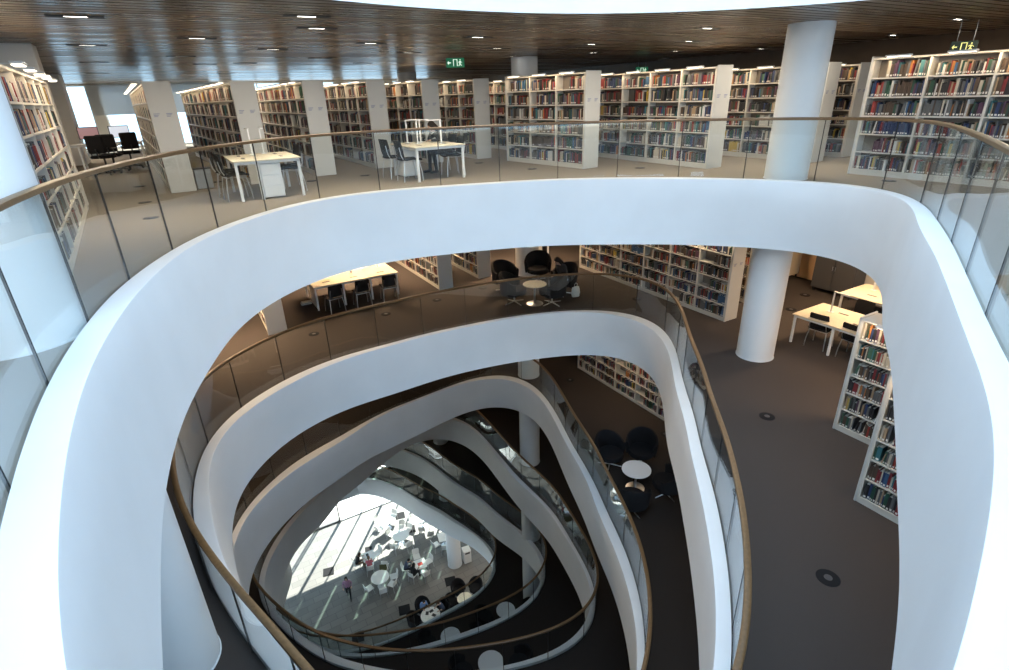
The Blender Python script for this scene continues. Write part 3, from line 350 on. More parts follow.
big = lambda z, f: [Vector((UPC.x+ru[k]*f*math.cos(tt[k]), UPC.y+ru[k]*f*math.sin(tt[k]), z)) for k in range(120)]
annulus(big(6.75, 1.3), 6.75, 'ceiling', M['white'], flip=True, cen=UPC); annulus(big(8.1, 1.3), 8.1, 'floor', M['carpet'], cen=UPC)  # unseen slab ring added to cut low sky light
mb = MB(); mb.add(big(6.75, 1.3)+big(8.1, 1.3), [[k, 120+k, 120+(k+1) % 120, (k+1) % 120] for k in range(120)], 0, True); struct(mb, 'trim_8', M['white'])
annulus(big(10.75, 1.6), 10.75, 'ceiling', M['white'], flip=True, cen=UPC); annulus(big(12.1, 1.6), 12.1, 'floor', M['carpet'], cen=UPC)  # higher unseen ring, added for the same shading of the sky
mb = MB(); mb.add(big(10.75, 1.6)+big(12.1, 1.6), [[k, 120+k, 120+(k+1) % 120, (k+1) % 120] for k in range(120)], 0, True); struct(mb, 'trim_9', M['white'])
# ground floor
mb = MB(); mb.add([G(A0-6, B0, ZG), G(A1, B0, ZG), G(A1, B1+.4, ZG), G(A0-6, B1+.4, ZG)], [[0, 1, 2, 3]]); struct(mb, 'floor', M['stone'])
mb = MB(); mb.add([G(-60, B1+.4, ZG-.1), G(60, B1+.4, ZG-.1), G(60, 90, ZG-.1), G(-60, 90, ZG-.1)], [[0, 1, 2, 3]]); struct(mb, 'ground', mat('paving_outside', (.55, .53, .5), .8))
# ------------------------------------------------------------------ balustrades: glass panes, oak handrail
def balustrade(key, label, npan, start, radius=.026):
    cv = curves[key]; z = cv['o'][0].z-.10; c = cv['c']
    base = [p+(p-Vector((c.x, c.y, p.z))).normalized()*.02 for p in cv['o']]
    L = [0]
    for k in range(NR): L.append(L[-1]+(base[(k+1) % NR]-base[k]).length)
    tot = L[-1]; step = tot/npan
    root = thing('glass_balustrade', label, 'balustrade', (c.x, c.y, z))
    def pos(s):
        s %= tot; k = int(np.searchsorted(L, s, side='right'))-1; k = min(max(k, 0), NR-1)
        f = (s-L[k])/(L[k+1]-L[k]); return base[k].lerp(base[(k+1) % NR], f)
    H = 1.15
    for q in range(npan):
        s0 = start+q*step+.008; s1 = start+(q+1)*step-.008; mb = MB()
        m = 7; P = [pos(s0+(s1-s0)*t/(m-1)) for t in range(m)]
        vs = []
        for p in P:
            n = (p-Vector((c.x, c.y, p.z))).normalized()*.0075
            for sg in (1, -1):
                for zz in (z-.02, z+H): vs.append((p.x+n.x*sg-c.x, p.y+n.y*sg-c.y, zz-z))
        fs = []
        for t in range(m-1):
            a = t*4; b_ = a+4
            fs += [[a, b_, b_+1, a+1], [a+2, a+3, b_+3, b_+2], [a+1, b_+1, b_+3, a+3], [a, a+2, b_+2, b_]]
        fs += [[0, 1, 3, 2], [(m-1)*4, (m-1)*4+2, (m-1)*4+3, (m-1)*4+1]]
        mb.add(vs, fs, 0, True); mb.build('glass_pane', M['glass'], root)
        # dark sealant joint
        p = pos(start+q*step); n = (p-Vector((c.x, c.y, p.z))).normalized(); t_ = Vector((-n.y, n.x, 0)); mj = MB()
        Mx = Matrix.Translation((p.x-c.x, p.y-c.y, 0)) @ Matrix(((n.x, t_.x, 0, 0), (n.y, t_.y, 0, 0), (0, 0, 1, 0), (0, 0, 0, 1)))
        mj.box(-.009, .009, -.005, .005, -.02, H, 0, Mx); mj.build('pane_joint', M['joint'], root)
    mb = MB(); pts = [Vector((p.x-c.x, p.y-c.y, H+.012)) for p in base]
    vs = []; n = NR; prof = [(-.045, -.018), (.045, -.018), (.05, 0), (.045, .02), (.02, .03), (-.02, .03), (-.045, .02), (-.05, 0)]
    for k, p in enumerate(pts):
        d = (pts[(k+1) % n]-pts[k-1]).normalized(); nn = Vector((d.y, -d.x, 0))
        for x, y in prof: vs.append(p+nn*x*.75+Vector((0, 0, y)))
    m = len(prof); fs = [[k*m+j, k*m+(j+1) % m, ((k+1) % n)*m+(j+1) % m, ((k+1) % n)*m+j] for k in range(n) for j in range(m)]
    mb.add(vs, fs, 0, True); mb.build('handrail', M['rail'], root)
    return root
BL = {'A': 'curved glass balustrade with oak handrail around the uppermost floor opening', 'B': 'curved glass balustrade around the second opening down, beside armchairs and desks',
      'C': 'curved glass balustrade around the third opening down, beside the dark table corner', 'D': 'glass balustrade around the fourth opening down, above the narrow dark floor',
      'E': 'glass balustrade around the fifth opening down, second above the ground floor café', 'F': 'innermost and lowest glass balustrade, right above the stone ground floor'}
for k, key in enumerate(KEYS):
    cv = curves[key]; tot = sum((cv['o'][(q+1) % NR]-cv['o'][q]).length for q in range(NR))
    anc = Vector({'A': (-3.82, 5.36), 'B': (-5.42, 8.29)}.get(key, (99, 99))).to_3d(); acc = .35
    if anc.x < 90:
        kk = min(range(NR), key=lambda q: (Vector((cv['o'][q].x, cv['o'][q].y, 0))-anc).length)
        acc = sum((cv['o'][(q+1) % NR]-cv['o'][q]).length for q in range(kk))*1.002
    balustrade(key, BL[key], max(8, round(tot/1.22)), acc)
# ------------------------------------------------------------------ columns
def column(x, y, z0, z1, r=.40):
    mb = MB(); mb.lathe([(r+.012, 0), (r+.012, .012), (r, .012), (r, z1-z0)], 48); o = struct(mb, 'column', M['column']); o.location = (x, y, z0); return o
for (x, y) in ((5.82, 11.3), (.87, 18.2), (-3.8, 25.6), (-3.93, 4.10)):
    for k in range(6):
        if (x, y) == (-3.93, 4.10) and k > 1: continue
        column(x+(.15 if x < -3.9 and k else 0), y, Z[k], 2.75 if k == 0 else Z[k-1]-FT, .44 if x < -3.9 else .40)
column(at(455, 563.5, ZG).x, at(455, 563.5, ZG).y, ZG, Z[5]-FT, .45)
column(.87, 18.6, ZG, Z[5]-FT, .5)
# ------------------------------------------------------------------ outer walls, with glazing on the far side
def wall_ab(name, m, a0, b0, a1, b1, z0, z1, holes=()):
    """a wall between two grid points; holes = (s0, s1, z0, z1) along it"""
    P, Q = G(a0, b0), G(a1, b1); L = (Q-P).length; d = (Q-P)/L; nrm = Vector((-d.y, d.x, 0))
    xs = sorted({0, L, *[h[0] for h in holes], *[h[1] for h in holes]}); zs = sorted({z0, z1, *[h[2] for h in holes], *[h[3] for h in holes]})
    mb = MB()
    Mx = Matrix(((d.x, nrm.x, 0, P.x), (d.y, nrm.y, 0, P.y), (0, 0, 1, 0), (0, 0, 0, 1)))
    for i in range(len(xs)-1):
        for j in range(len(zs)-1):
            xc, zc = (xs[i]+xs[i+1])/2, (zs[j]+zs[j+1])/2
            if any(h[0] < xc < h[1] and h[2] < zc < h[3] for h in holes): continue
            mb.box(xs[i], xs[i+1], -.15, .15, zs[j], zs[j+1], 0, Mx)
    return struct(mb, name, m)
ZT = 4.1
wall_ab('wall_right', mat('wood_wall', (.12, .075, .045), .55, noise=(3, .85, 1.1)), A1, B0, A1, B1, 0-FT, ZT)
wall_ab('wall_right', M['wall'], A1, B0, A1, B1, ZG, -FT)
wall_ab('wall_left', M['wall'], A0, B0, A0, B1, Z[5]-FT, ZT)
fh = [(s, s+2.4, zz+.1, zz+2.7) for s in np.arange(1, 29, 2.75) for zz in (0, Z[1], Z[2])]  # unseen openings added for side daylight on the fascias
wall_ab('wall_front', M['wall'], A0, B0, A1, B0, Z[2]-.3, ZT, fh)
wall_ab('wall_front', M['wall'], A0, B0, A1, B0, ZG, Z[2]-.3)
# far wall: windows on the upper floor, tall glazing at the ground floor
holes = [(s, s+2.3, .02, 2.7) for s in np.arange(1.0, 27, 2.75)]
wall_ab('wall_back', M['wall'], A0, B1, A1, B1, -FT, ZT, holes)
wall_ab('wall_back', M['wall'], A0, B1, A1, B1, -13.2, -FT)
sun_slots = [(s, s+wd, ZG+4.75, -13.3) for s, wd in ((12.6, .3), (13.6, .35), (14.7, .25), (15.5, .4), (16.6, .3), (17.6, .45), (18.9, .3), (19.8, .25), (20.9, .4), (22.3, .3), (23.5, .45), (24.8, .3), (26, .35), (27.4, .4), (28.8, .3))]  # hidden slots added to throw sun stripes on the stone floor
wall_ab('wall_back', M['wall'], A0, B1, A1, B1, ZG+4.5, -13.2, sun_slots)
def window(name, a0, a1, z0, z1, bars, fr=.05, par=None, m=M['darkgrey'], gl=None):
    mb = MB(); P = G(a0, B1, z0); w = a1-a0; h = z1-z0
    Mx = Matrix.Identity(4)
    for (x0, x1, y0, y1) in [(0, fr, 0, h), (w-fr, w, 0, h), (fr, w-fr, 0, fr), (fr, w-fr, h-fr, h)]+[(x-fr/2, x+fr/2, fr, h-fr) for x in bars]:
        mb.box(x0, x1, -.05, .05, y0, y1)
    o = mb.build(name, m); o.location = P; o.rotation_euler = (0, 0, GA); o['kind'] = 'structure'
    mb = MB(); mb.box(fr, w-fr, -.008, .008, fr, h-fr); mb.build('window_glass', gl or M['window'], o)
    return o
for n, (s0, s1, z0, z1) in enumerate(holes): window('window_%d' % (n+1), s0+A0, s1+A0, z0, z1, [1.15], .06, m=M['tablewhite'])
M['tinted'] = glass_mat('tinted_window_glass', (.42, .52, .48))
for n, (s0, s1, z0, z1) in enumerate(sun_slots): window('window_%d' % (n+20), s0+A0, s1+A0, z0, z1, [], .03, gl=M['tinted'])  # glazes the added slots, tinted to weaken their stripes
for n in range(10):
    a0 = A0+.3+n*3.05; window('window_%d' % (n+40), a0, min(a0+3.0, A1-.2), ZG+.02, ZG+4.45, [1.3, 1.5] if n == 5 else [1.5], .045 if n != 5 else .08, m=M['darkgrey'] if n == 5 else M['tablewhite'])
# roller blind half way down one far window
for a in (-2.45, .3):
    mb = MB(); mb.box(0, 2.25, -.02, 0, 0, 1.2); mb.tube([(0, -.02, 1.22), (2.25, -.02, 1.22)], .035, 10); o = mb.build('roller_blind', M['blind']); o.location = G(a, B1-.2, 1.45); o.rotation_euler = (0, 0, GA)
    tag(o, 'grey roller blind pulled half down over the far window' if a < 0 else 'grey roller blind, half down, hidden beside the first end panel', 'blind')
# unseen wall added above the opening to keep direct sun out
wall_ab('sun_block_wall', M['white'], A0, 15.5, A1, 15.5, 4.1, 17)
# ------------------------------------------------------------------ light
w = bpy.data.worlds.new('sky'); SC.world = w; w.use_nodes = True
bg = w.node_tree.nodes['Background']; bg.inputs[0].default_value = (.53, .76, 1, 1); bg.inputs[1].default_value = 3.45
sun = bpy.data.lights.new('sun', 'SUN'); sun.energy = 30; sun.angle = math.radians(.6); sun.color = (1, .97, .9)
so = bpy.data.objects.new('sun', sun); C.objects.link(so)
el = math.radians(35); az = math.radians(-98); sd = Vector((math.cos(az)*math.cos(el), math.sin(az)*math.cos(el), -math.sin(el)))
so.rotation_euler = sd.to_track_quat('-Z', 'Y').to_euler()
def area(loc, sx, sy, p, col=(1, .80, .58), rz=GA, rx=0, name='ceiling_light'):
    l = bpy.data.lights.new(name, 'AREA'); l.shape = 'RECTANGLE'; l.size = sx; l.size_y = sy; l.energy = p; l.color = col
    o = bpy.data.objects.new(name, l); C.objects.link(o); o.location = loc; o.rotation_euler = (rx, 0, rz); return o
# area lamps for the upper floor's recessed strips and for the storeys below
for a, b in ((-.6, 10.5), (2.5, 11.3), (-4, 19), (5.4, 10.8), (8.6, 8.9), (11.8, 7.6), (12.6, 11.5), (14.2, 4.5), (2.5, 21), (8, 19), (-3, 26), (3, 27), (8, 26)):  # last pair added to lift the dark far end of the ceiling
    area(G(a, b, 2.70), 2.2, .3, 85, (1, .84, .64))
LOW = {1: ((0, 14.6), (4.5, 18), (9.8, 16), (13.2, 11), (14, 6.5), (11, 3), (7, 19)), 2: ((-1.3, 13), (1, 16.6), (3, 18), (9, 16.5), (11.2, 11.5), (10, 4)),
       3: ((-.9, 16.5), (2, 20.5), (9, 18), (11.5, 8)), 4: ((12, 15), (8, 24)), 5: ((13, 15), (12, 22)), 6: ((9.5, 24), (10.5, 18), (3.5, 13), (12, 21))}  # ground floor lamps added to brighten its shaded stone
LP = {1: 150, 2: 26, 3: 8, 4: 4, 5: 4, 6: 70}
for k, L in LOW.items():
    for a, b in L: area(G(a, b, Z[k-1]-FT-.03), 1.6, .3, LP[k]*(2 if b > 12 and k == 1 else 1)*(2.2 if a < 2 and k > 1 else 1), (1, .68, .40) if k < 6 else (1, .86, .70))
# ------------------------------------------------------------------ camera
cd = bpy.data.cameras.new('camera'); co = bpy.data.objects.new('camera', cd); C.objects.link(co)
cd.sensor_width = 36; cd.sensor_fit = 'HORIZONTAL'; cd.lens = FPX/1009*36; cd.clip_start = .05; cd.clip_end = 300
mw = Matrix((RT, UP, -FW)).transposed().to_4x4(); mw.translation = CAM; co.matrix_world = mw; SC.camera = co
vs_ = SC.view_settings; vs_.view_transform = 'Standard'; vs_.look = 'None'; vs_.exposure = 0; vs_.gamma = 1; vs_.use_curve_mapping = False
cy = SC.cycles
cy.max_bounces = 8; cy.diffuse_bounces = 4; cy.glossy_bounces = 4; cy.transparent_max_bounces = 24; cy.transmission_bounces = 4
cy.use_denoising = True; cy.caustics_reflective = False; cy.caustics_refractive = False; cy.sample_clamp_indirect = 6
# ------------------------------------------------------------------ bookcases and books
M['backing'] = mat('bookcase_backing', (.22, .19, .16), .8)
BC = [((.19, .022, .025), 'dark red'), ((.32, .045, .035), 'bright red'), ((.022, .04, .11), 'navy blue'), ((.04, .10, .20), 'blue'), ((.02, .07, .045), 'dark green'),
      ((.05, .12, .085), 'green'), ((.022, .022, .025), 'black'), ((.075, .05, .035), 'brown'), ((.34, .24, .15), 'tan'), ((.50, .45, .36), 'cream'),
      ((.54, .54, .52), 'white'), ((.48, .34, .05), 'yellow'), ((.40, .15, .04), 'orange'), ((.11, .115, .12), 'grey'), ((.09, .04, .075), 'purple'), ((.04, .16, .18), 'teal')]
BW = [9, 2.5, 8, 4, 6, 2, 18, 15, 6, 6, 4, 1, 1.5, 14, 4, 3]
BM = [mat('cloth_'+n.replace(' ', '_'), c, .65) for c, n in BC]
IVORY = M['paper']
def book_mesh(ci):
    """one closed book standing up: x = out of the shelf (spine at +x side), y = thickness, z = height, unit size"""
    mb = MB(); c = .06
    mb.box(-.97, -.04, .06, .94, .015, .985, 1)          # pages
    mb.box(-1, 0, 0, c, 0, 1, 0); mb.box(-1, 0, 1-c, 1, 0, 1, 0)      # covers
    n = 6; vs = []                                         # rounded spine
    for k in range(n+1):
        t = PI*k/n; x = .0+.035*math.sin(t); y = .5-.5*math.cos(t)
        vs += [(x, y, 0), (x, y, 1)]
    vs += [(-.04, 0, 0), (-.04, 0, 1), (-.04, 1, 0), (-.04, 1, 1)]
    fs = [[2*k, 2*k+2, 2*k+3, 2*k+1] for k in range(n)]; m = 2*(n+1)
    fs += [[m, 0, 1, m+1], [2*n, m+2, m+3, 2*n+1], [m]+[2*k for k in range(n+1)][::1]+[m+2], [m+3]+[2*k+1 for k in range(n, -1, -1)]+[m+1]]
    mb.add(vs, fs, 0)
    mb.box(.02, .0375, .2, .8, .07, .2, 1)                 # shelf-mark label
    me = mb.mesh('book'); me.materials.append(BM[ci]); me.materials.append(IVORY); return me
BOOKME = [book_mesh(i) for i in range(len(BC))]
ORD = ['first', 'second', 'third', 'fourth', 'fifth', 'sixth', 'seventh', 'eighth', 'ninth', 'tenth']
BWD, DEP, HT, NSH = 1.0, .5, 2.15, 6
_shared = {}
def smesh(key, fn):
    if key not in _shared: _shared[key] = fn()
    return _shared[key]
def put(name, me, m, parent, loc=(0, 0, 0), rz=0):
    o = bpy.data.objects.new(name, me); C.objects.link(o); o.parent = parent; o.location = loc; o.rotation_euler = (0, 0, rz)
    if not me.materials: me.materials.append(m)
    return o
def mboxmesh(name, m, *args, bev=0):
    mb = MB(); mb.box(*args, bev=bev); me = mb.mesh(name); me.materials.append(m); return me
BOOKS = []      # every book: dict(center world, size, colour, bookcase index, bay, shelf, order, matrix)
CASES = []
def bookcase(a, b, nb, k, side, label, short, group, bw=1.0, lamps=True, first_panel=True, fill=1.0, text=True, warm=1.0, top=HT, density=1.0, power=13, light=True, rot=0):
    """end panel centred at grid (a, b) on storey k, the run going away along +b; books on the -a side (side=-1) or the +a side"""
    root = thing('bookcase', label, 'bookcase', G(a, b, Z[k]), GA+rot, group); L = nb*bw
    if not CASES: pass
    # local: x along V, y along U
    put('end_panel', smesh(('ep', top), lambda: mboxmesh('end_panel', M['panel'], -.25, .25, -.035, 0, 0, top+.03, bev=.008)), M['panel'], root)
    put('end_panel', smesh(('ep', top), None), M['panel'], root, (0, L+.035, 0))
    put('plinth', smesh(('pl', L), lambda: mboxmesh('plinth', M['steel'], -.23, .23, 0, L, 0, .09)), M['steel'], root)
    put('back_panel', smesh(('bk', L), lambda: mboxmesh('back_panel', M['backing'], -.012, .012, 0, L, .09, top-.02)), M['steel'], root)
    put('top_panel', smesh(('tp', L), lambda: mboxmesh('top_panel', M['steel'], -.25, .25, 0, L, -.035, 0, bev=.006)), M['steel'], root, (0, 0, top))
    sp = (top-.035-.09)/NSH
    for i in range(nb+1): put('upright', smesh('up', lambda: mboxmesh('upright', M['steel'], -.245, .245, -.018, .018, .09, 2.11)), M['steel'], root, (0, min(max(i*bw, .018), L-.018), 0))
    for i in range(nb):
        for s in range(NSH):
            put('shelf', smesh(('sh', bw), lambda: mboxmesh('shelf', M['steel'], -.24, .24, .02, bw-.02, -.02, .005)), M['steel'], root, (0, i*bw, .09+s*sp+.02))
        if lamps:
            def lm():
                mb = MB(); mb.box(-.06, .06, -.21, .21, 0, .03, 0, bev=.008); mb.box(.02, .13*2, -.012, .012, .01, .022, 0)
                me = mb.mesh('lamp'); me.materials.append(M['tablewhite']); return me
            x = side*.37
            lo = put('lamp', smesh('lm', lm), M['tablewhite'], root, (x, (i+.5)*bw, top+.0), 0 if side < 0 else PI)
            put('lamp_strip', smesh('ls', lambda: mboxmesh('lamp_strip', M['lamp'], -.045, .045, -.18, .18, -.008, 0)), M['lamp'], lo)
    if text:
        def tx():
            mb = MB()
            mb.box(-.21, .18, -.0385, -.0345, 1.50, 1.60, 0)
            for y in (-.13, .10):
                for q in range(3): mb.box(y-.058, y+.055-.02*q, -.0395, -.0385, 1.575-.026*q, 1.585-.026*q, 1)
            me = mb.mesh('section_sign'); me.materials.append(M['panel']); me.materials.append(M['ink']); return me
        put('section_sign', smesh('tx', tx), M['panel'], root)
    if lamps and light:
        l = area(G(a, b, Z[k]+top+.0)+Matrix.Rotation(rot, 3, 'Z') @ (V*(side*.37)+U*(L/2)), L-.2, .08, power*nb*.45*warm, (1, .73, .45), GA+rot+PI/2, 0, 'shelf_light')
    ci = len(CASES); CASES.append(dict(root=root, short=short, side=side))
    R = random.Random(1000+ci)
    W = root_m = Matrix.Translation(G(a, b, Z[k])) @ Matrix.Rotation(GA+rot, 4, 'Z')
    for i in range(nb):
        for s in range(NSH):
            zb = .09+s*sp+.026; y = i*bw+.03; end = (i+1)*bw-.03
            gap = R.random(); stop = end if gap < .8 else y+(end-y)*R.uniform(.55, .95)
            if fill < 1 and R.random() > fill: stop = y+(end-y)*R.uniform(.1, .5)
            run = None; n = 0; lean = 0
            base_h = R.uniform(.20, .25)
            while y < stop-.03:
                if run is None or R.random() < .22:
                    run = R.choices(range(len(BC)), BW)[0]; rl = R.random() < .3
                c = run if (rl and R.random() < .8) else R.choices(range(len(BC)), BW)[0]
                th = R.uniform(.014, .042) if R.random() < .9 else R.uniform(.042, .065); th /= density
                h = min(base_h*R.uniform(.82, 1.18), sp-.045); d = R.uniform(.15, .20)
                if y+th > stop: break
                x0 = side*.225-side*R.uniform(0, .02)
                lean = R.uniform(.08, .2) if R.random() < .04 else 0
                if lean and y+th+h*math.sin(lean) < stop:
                    Lm = Matrix.Rotation(-lean if side > 0 else lean, 4, 'X'); adv = th+h*math.sin(lean)*.9
                else: Lm = None; adv = th
                # book local: +x toward the reader
                if side > 0: Mb = Matrix.Translation((x0, y, zb))
                else: Mb = Matrix.Translation((x0, y+th, zb)) @ Matrix.Rotation(PI, 4, 'Z')
                if Lm is not None:
                    Mb = Matrix.Translation((x0, y+(0 if side > 0 else adv), zb)) @ (Matrix.Rotation(PI, 4, 'Z') if side < 0 else Matrix.Identity(4)) @ Matrix.Rotation(-lean if side > 0 else lean, 4, 'X')
                    if side < 0: Mb = Matrix.Translation((x0, y+th, zb)) @ Matrix.Rotation(PI, 4, 'Z') @ Matrix.Rotation(-lean, 4, 'X')
                n += 1
                BOOKS.append(dict(M=W @ Mb, size=(d, th, h), c=c, case=ci, bay=i, shelf=NSH-1-s, n=n, tall=h))
                y += adv+.002
    return root
def row_label(t): return 'white double-sided bookcase with reading lamps and a plain end panel, '+t
# upper floor, far side: long runs going away from the opening
PG = 'bookcases in the long row across the opening'
bookcase(.12, 13.95, 10, 0, -1, 'bookcase nearest the computer desks, its end panel beside the first white desk', 'bookcase nearest the computer desks', PG, rot=math.radians(3))
bookcase(1.75, 14.15, 10, 0, -1, 'bookcase whose end panel stands directly behind the desk with the white pedestal', 'bookcase behind the pedestal desk', PG, rot=math.radians(3.5))
bookcase(3.33, 14.5, 10, 0, -1, 'bookcase between the two white study desks', 'bookcase between the two study desks', PG)
bookcase(5.02, 14.95, 10, 0, -1, 'bookcase just before the black chairs of the second study desk', 'bookcase before the second study desk', PG)
bookcase(6.6, 15.1, 10, 0, -1, 'bookcase directly behind the seated reader on the top floor', 'bookcase behind the seated reader', PG)
bookcase(8.15, 15.0, 5, 0, -1, 'bookcase between the seated reader and the white round pillar', 'bookcase before the white pillar', PG)
bookcase(10.3, 14.6, 4, 0, -1, 'partly hidden bookcase right behind the white pillar', 'bookcase behind the white pillar', PG)
for a, b in ((1.5, 26.2),):
    bookcase(a, b, 4, 0, -1, 'second-row bookcase in the gap left of the pedestal desk', 'far row', 'second row of bookcases', light=False)
SG = 'slanting bookcases on the far side, right of the pillar'
bookcase(8.92, 10.94, 3, 0, -1, 'three-bay bookcase with a white end panel right of centre beyond the oak handrail', 'three-bay bookcase', SG, power=15, rot=math.radians(7))
bookcase(10.97, 8.92, 5, 0, -1, 'long bookcase whose end panel stands just left of the big round column', 'long slanting bookcase', SG, power=15)
bookcase(13.55, 8.0, 5, 0, -1, 'bookcase half hidden behind the big round column', 'bookcase behind the round column', SG)
bookcase(15.05, 8.1, 5, 0, -1, 'bookcase seen in the gap between round column and exit-sign bookcase', 'gap bookcase', SG)
bookcase(12.36, 1.4, 5, 0, -1, 'large near bookcase below the arrow exit sign, its spines facing the opening', 'exit-sign bookcase', SG, power=20)
bookcase(-1.47, 7.5, 5, 0, 1, 'near bookcase beside the white column, lit by five lamps', 'near column bookcase', 'bookcases by the columns', bw=1.04, power=17, rot=math.radians(3))
# storey below
LG = 'bookcases on the floor below'
bookcase(1.45, 14.8, 5, 1, -1, 'bookcase end just peeping out left of the desks on the floor below', 'bookcase left of the lower desks', LG)
bookcase(6.8, 15.5, 6, 1, -1, 'bookcase right of the long desk on the floor below', 'bookcase right of the lower desks', LG)
bookcase(8.4, 15.8, 5, 1, -1, 'bookcase between the lower desks and the armchairs', 'bookcase left of the armchairs', LG)
bookcase(11.98, 8.6, 6, 1, -1, 'long six-bay bookcase behind the armchairs, end panel by the lower round column', 'long bookcase behind the armchairs', LG, bw=1.03, power=20)
bookcase(13.6, 9.2, 5, 1, -1, 'bookcase end seen behind the lower round column', 'bookcase behind lower column', LG)
bookcase(9.47, .15, 4, 1, -1, 'bookcase before the lamp-lit desks on the lower right', 'lower bookcase by desks', LG, bw=1.0, power=24)
bookcase(7.88, -1.1, 4, 1, -1, 'nearest lower bookcase, disappearing behind the white fascia', 'nearest lower bookcase', LG, bw=1.0, power=24)
bookcase(11.5, 17.2, 5, 1, -1, 'farthest bookcase on the floor below, its books seen above the armchairs', 'farthest lower bookcase', LG, light=False)
bookcase(11.95, 8.5, 6, 2, -1, 'dim bookcase two floors down, beside the dark round-table corner', 'dim bookcase two floors down', 'bookcases two floors down', bw=1.03, power=15)
bookcase(11.95, 8.5, 5, 3, -1, 'dim bookcase three floors down, its shelf ends behind the white column', 'bookcase three floors down', 'bookcases three floors down', power=10)
# --- books: the 300 that show largest are objects, the rest one mass
cand = []
for q, bk in enumerate(BOOKS):
    d, th_, h = bk['size']; M_ = bk['M']; p0 = M_ @ Vector((0, 0, 0)); pt = M_ @ Vector((0, 0, h)); ps = M_ @ Vector((0, th_, 0))
    A_, B_, C_ = px(p0), px(pt), px(ps)
    if not A_ or not B_ or not C_: continue
    if not all(2 < P[0] < 1007 and 2 < P[1] < 668 for P in (A_, B_, C_)): continue
    if (p0-CAM).dot(M_.to_3x3() @ Vector((1, 0, 0))) > 0: continue
    ar = abs((B_[0]-A_[0])*(C_[1]-A_[1])-(B_[1]-A_[1])*(C_[0]-A_[0]))
    s = CASES[bk['case']]['short']
    x = A_[0]; z_ = p0.z
    if s in ('lower bookcase by desks', 'nearest lower bookcase') and x > 884+(A_[1]-330)*.085: continue
    if s == 'lower bookcase by desks' and p0.z < -3.2 and x > 878: continue
    if s == 'long bookcase behind the armchairs': continue
    cand.append((ar, q))
cand.sort(reverse=True)
chosen = set(q for _, q in cand[:300])
num = {1: 'first', 2: 'second', 3: 'third'}
def nth(n): return ORD[n-1] if n <= 10 else '%dth' % n if n % 10 not in (1, 2, 3) or n in (11, 12, 13) else '%d%s' % (n, {1: 'st', 2: 'nd', 3: 'rd'}[n % 10])
SHN = ['top', 'second', 'third', 'fourth', 'fifth', 'bottom']
cnt = {}
for bk in BOOKS: cnt[bk['case'], bk['bay'], bk['shelf']] = max(cnt.get((bk['case'], bk['bay'], bk['shelf']), 0), bk['n'])
nbays = {ci: max(b['bay'] for b in BOOKS if b['case'] == ci)+1 for ci in range(len(CASES))}
for q in sorted(chosen):
    bk = BOOKS[q]; o = bpy.data.objects.new('book', BOOKME[bk['c']]); C.objects.link(o)
    d, th_, h = bk['size']; o.matrix_world = bk['M'] @ Matrix.Diagonal((d, th_, h, 1))
    cs = CASES[bk['case']]; tot = cnt[bk['case'], bk['bay'], bk['shelf']]
    left = bk['n'] if cs['side'] > 0 else tot-bk['n']+1         # counted from the end that shows on the left
    bay = (bk['bay'] if cs['side'] > 0 else nbays[bk['case']]-1-bk['bay'])
    col = BC[bk['c']][1]
    o['label'] = '%s book, %s from left on %s shelf, %s bay, %s' % (col, nth(left), SHN[bk['shelf']], ORD[bay], cs['short'])
    o['category'] = 'book'; o['group'] = 'books on the '+cs['short']
mb = MB()
for q, bk in enumerate(BOOKS):
    if q in chosen: continue
    d, th_, h = bk['size']; M_ = bk['M']
    vs = [M_ @ Vector(v) for v in ((0, 0, 0), (0, th_, 0), (0, th_, h), (0, 0, h), (-d, 0, 0), (-d, th_, 0), (-d, th_, h), (-d, 0, h), (.004, th_*.5, 0), (.004, th_*.5, h))]
    mb.add(vs, [[0, 8, 9, 3], [8, 1, 2, 9], [1, 5, 6, 2], [4, 0, 3, 7], [5, 4, 7, 6], [0, 4, 5, 1, 8]], bk['c'])
    mb.add([vs[3], vs[9], vs[2], vs[6], vs[7]], [[0, 1, 2, 3, 4]], 16)
    if q % 10 < 6: mb.add([M_ @ Vector((.0055, th_*t, z_)) for t, z_ in ((.2, .02), (.8, .02), (.8, .05), (.2, .05))], [[0, 1, 2, 3]], 16)
o = mb.build('books', BM+[M['paper']])
tag(o, 'rows of library books filling all the other shelves on every floor', 'books', kind='stuff')
print('BOOKS', len(BOOKS), len(cand))
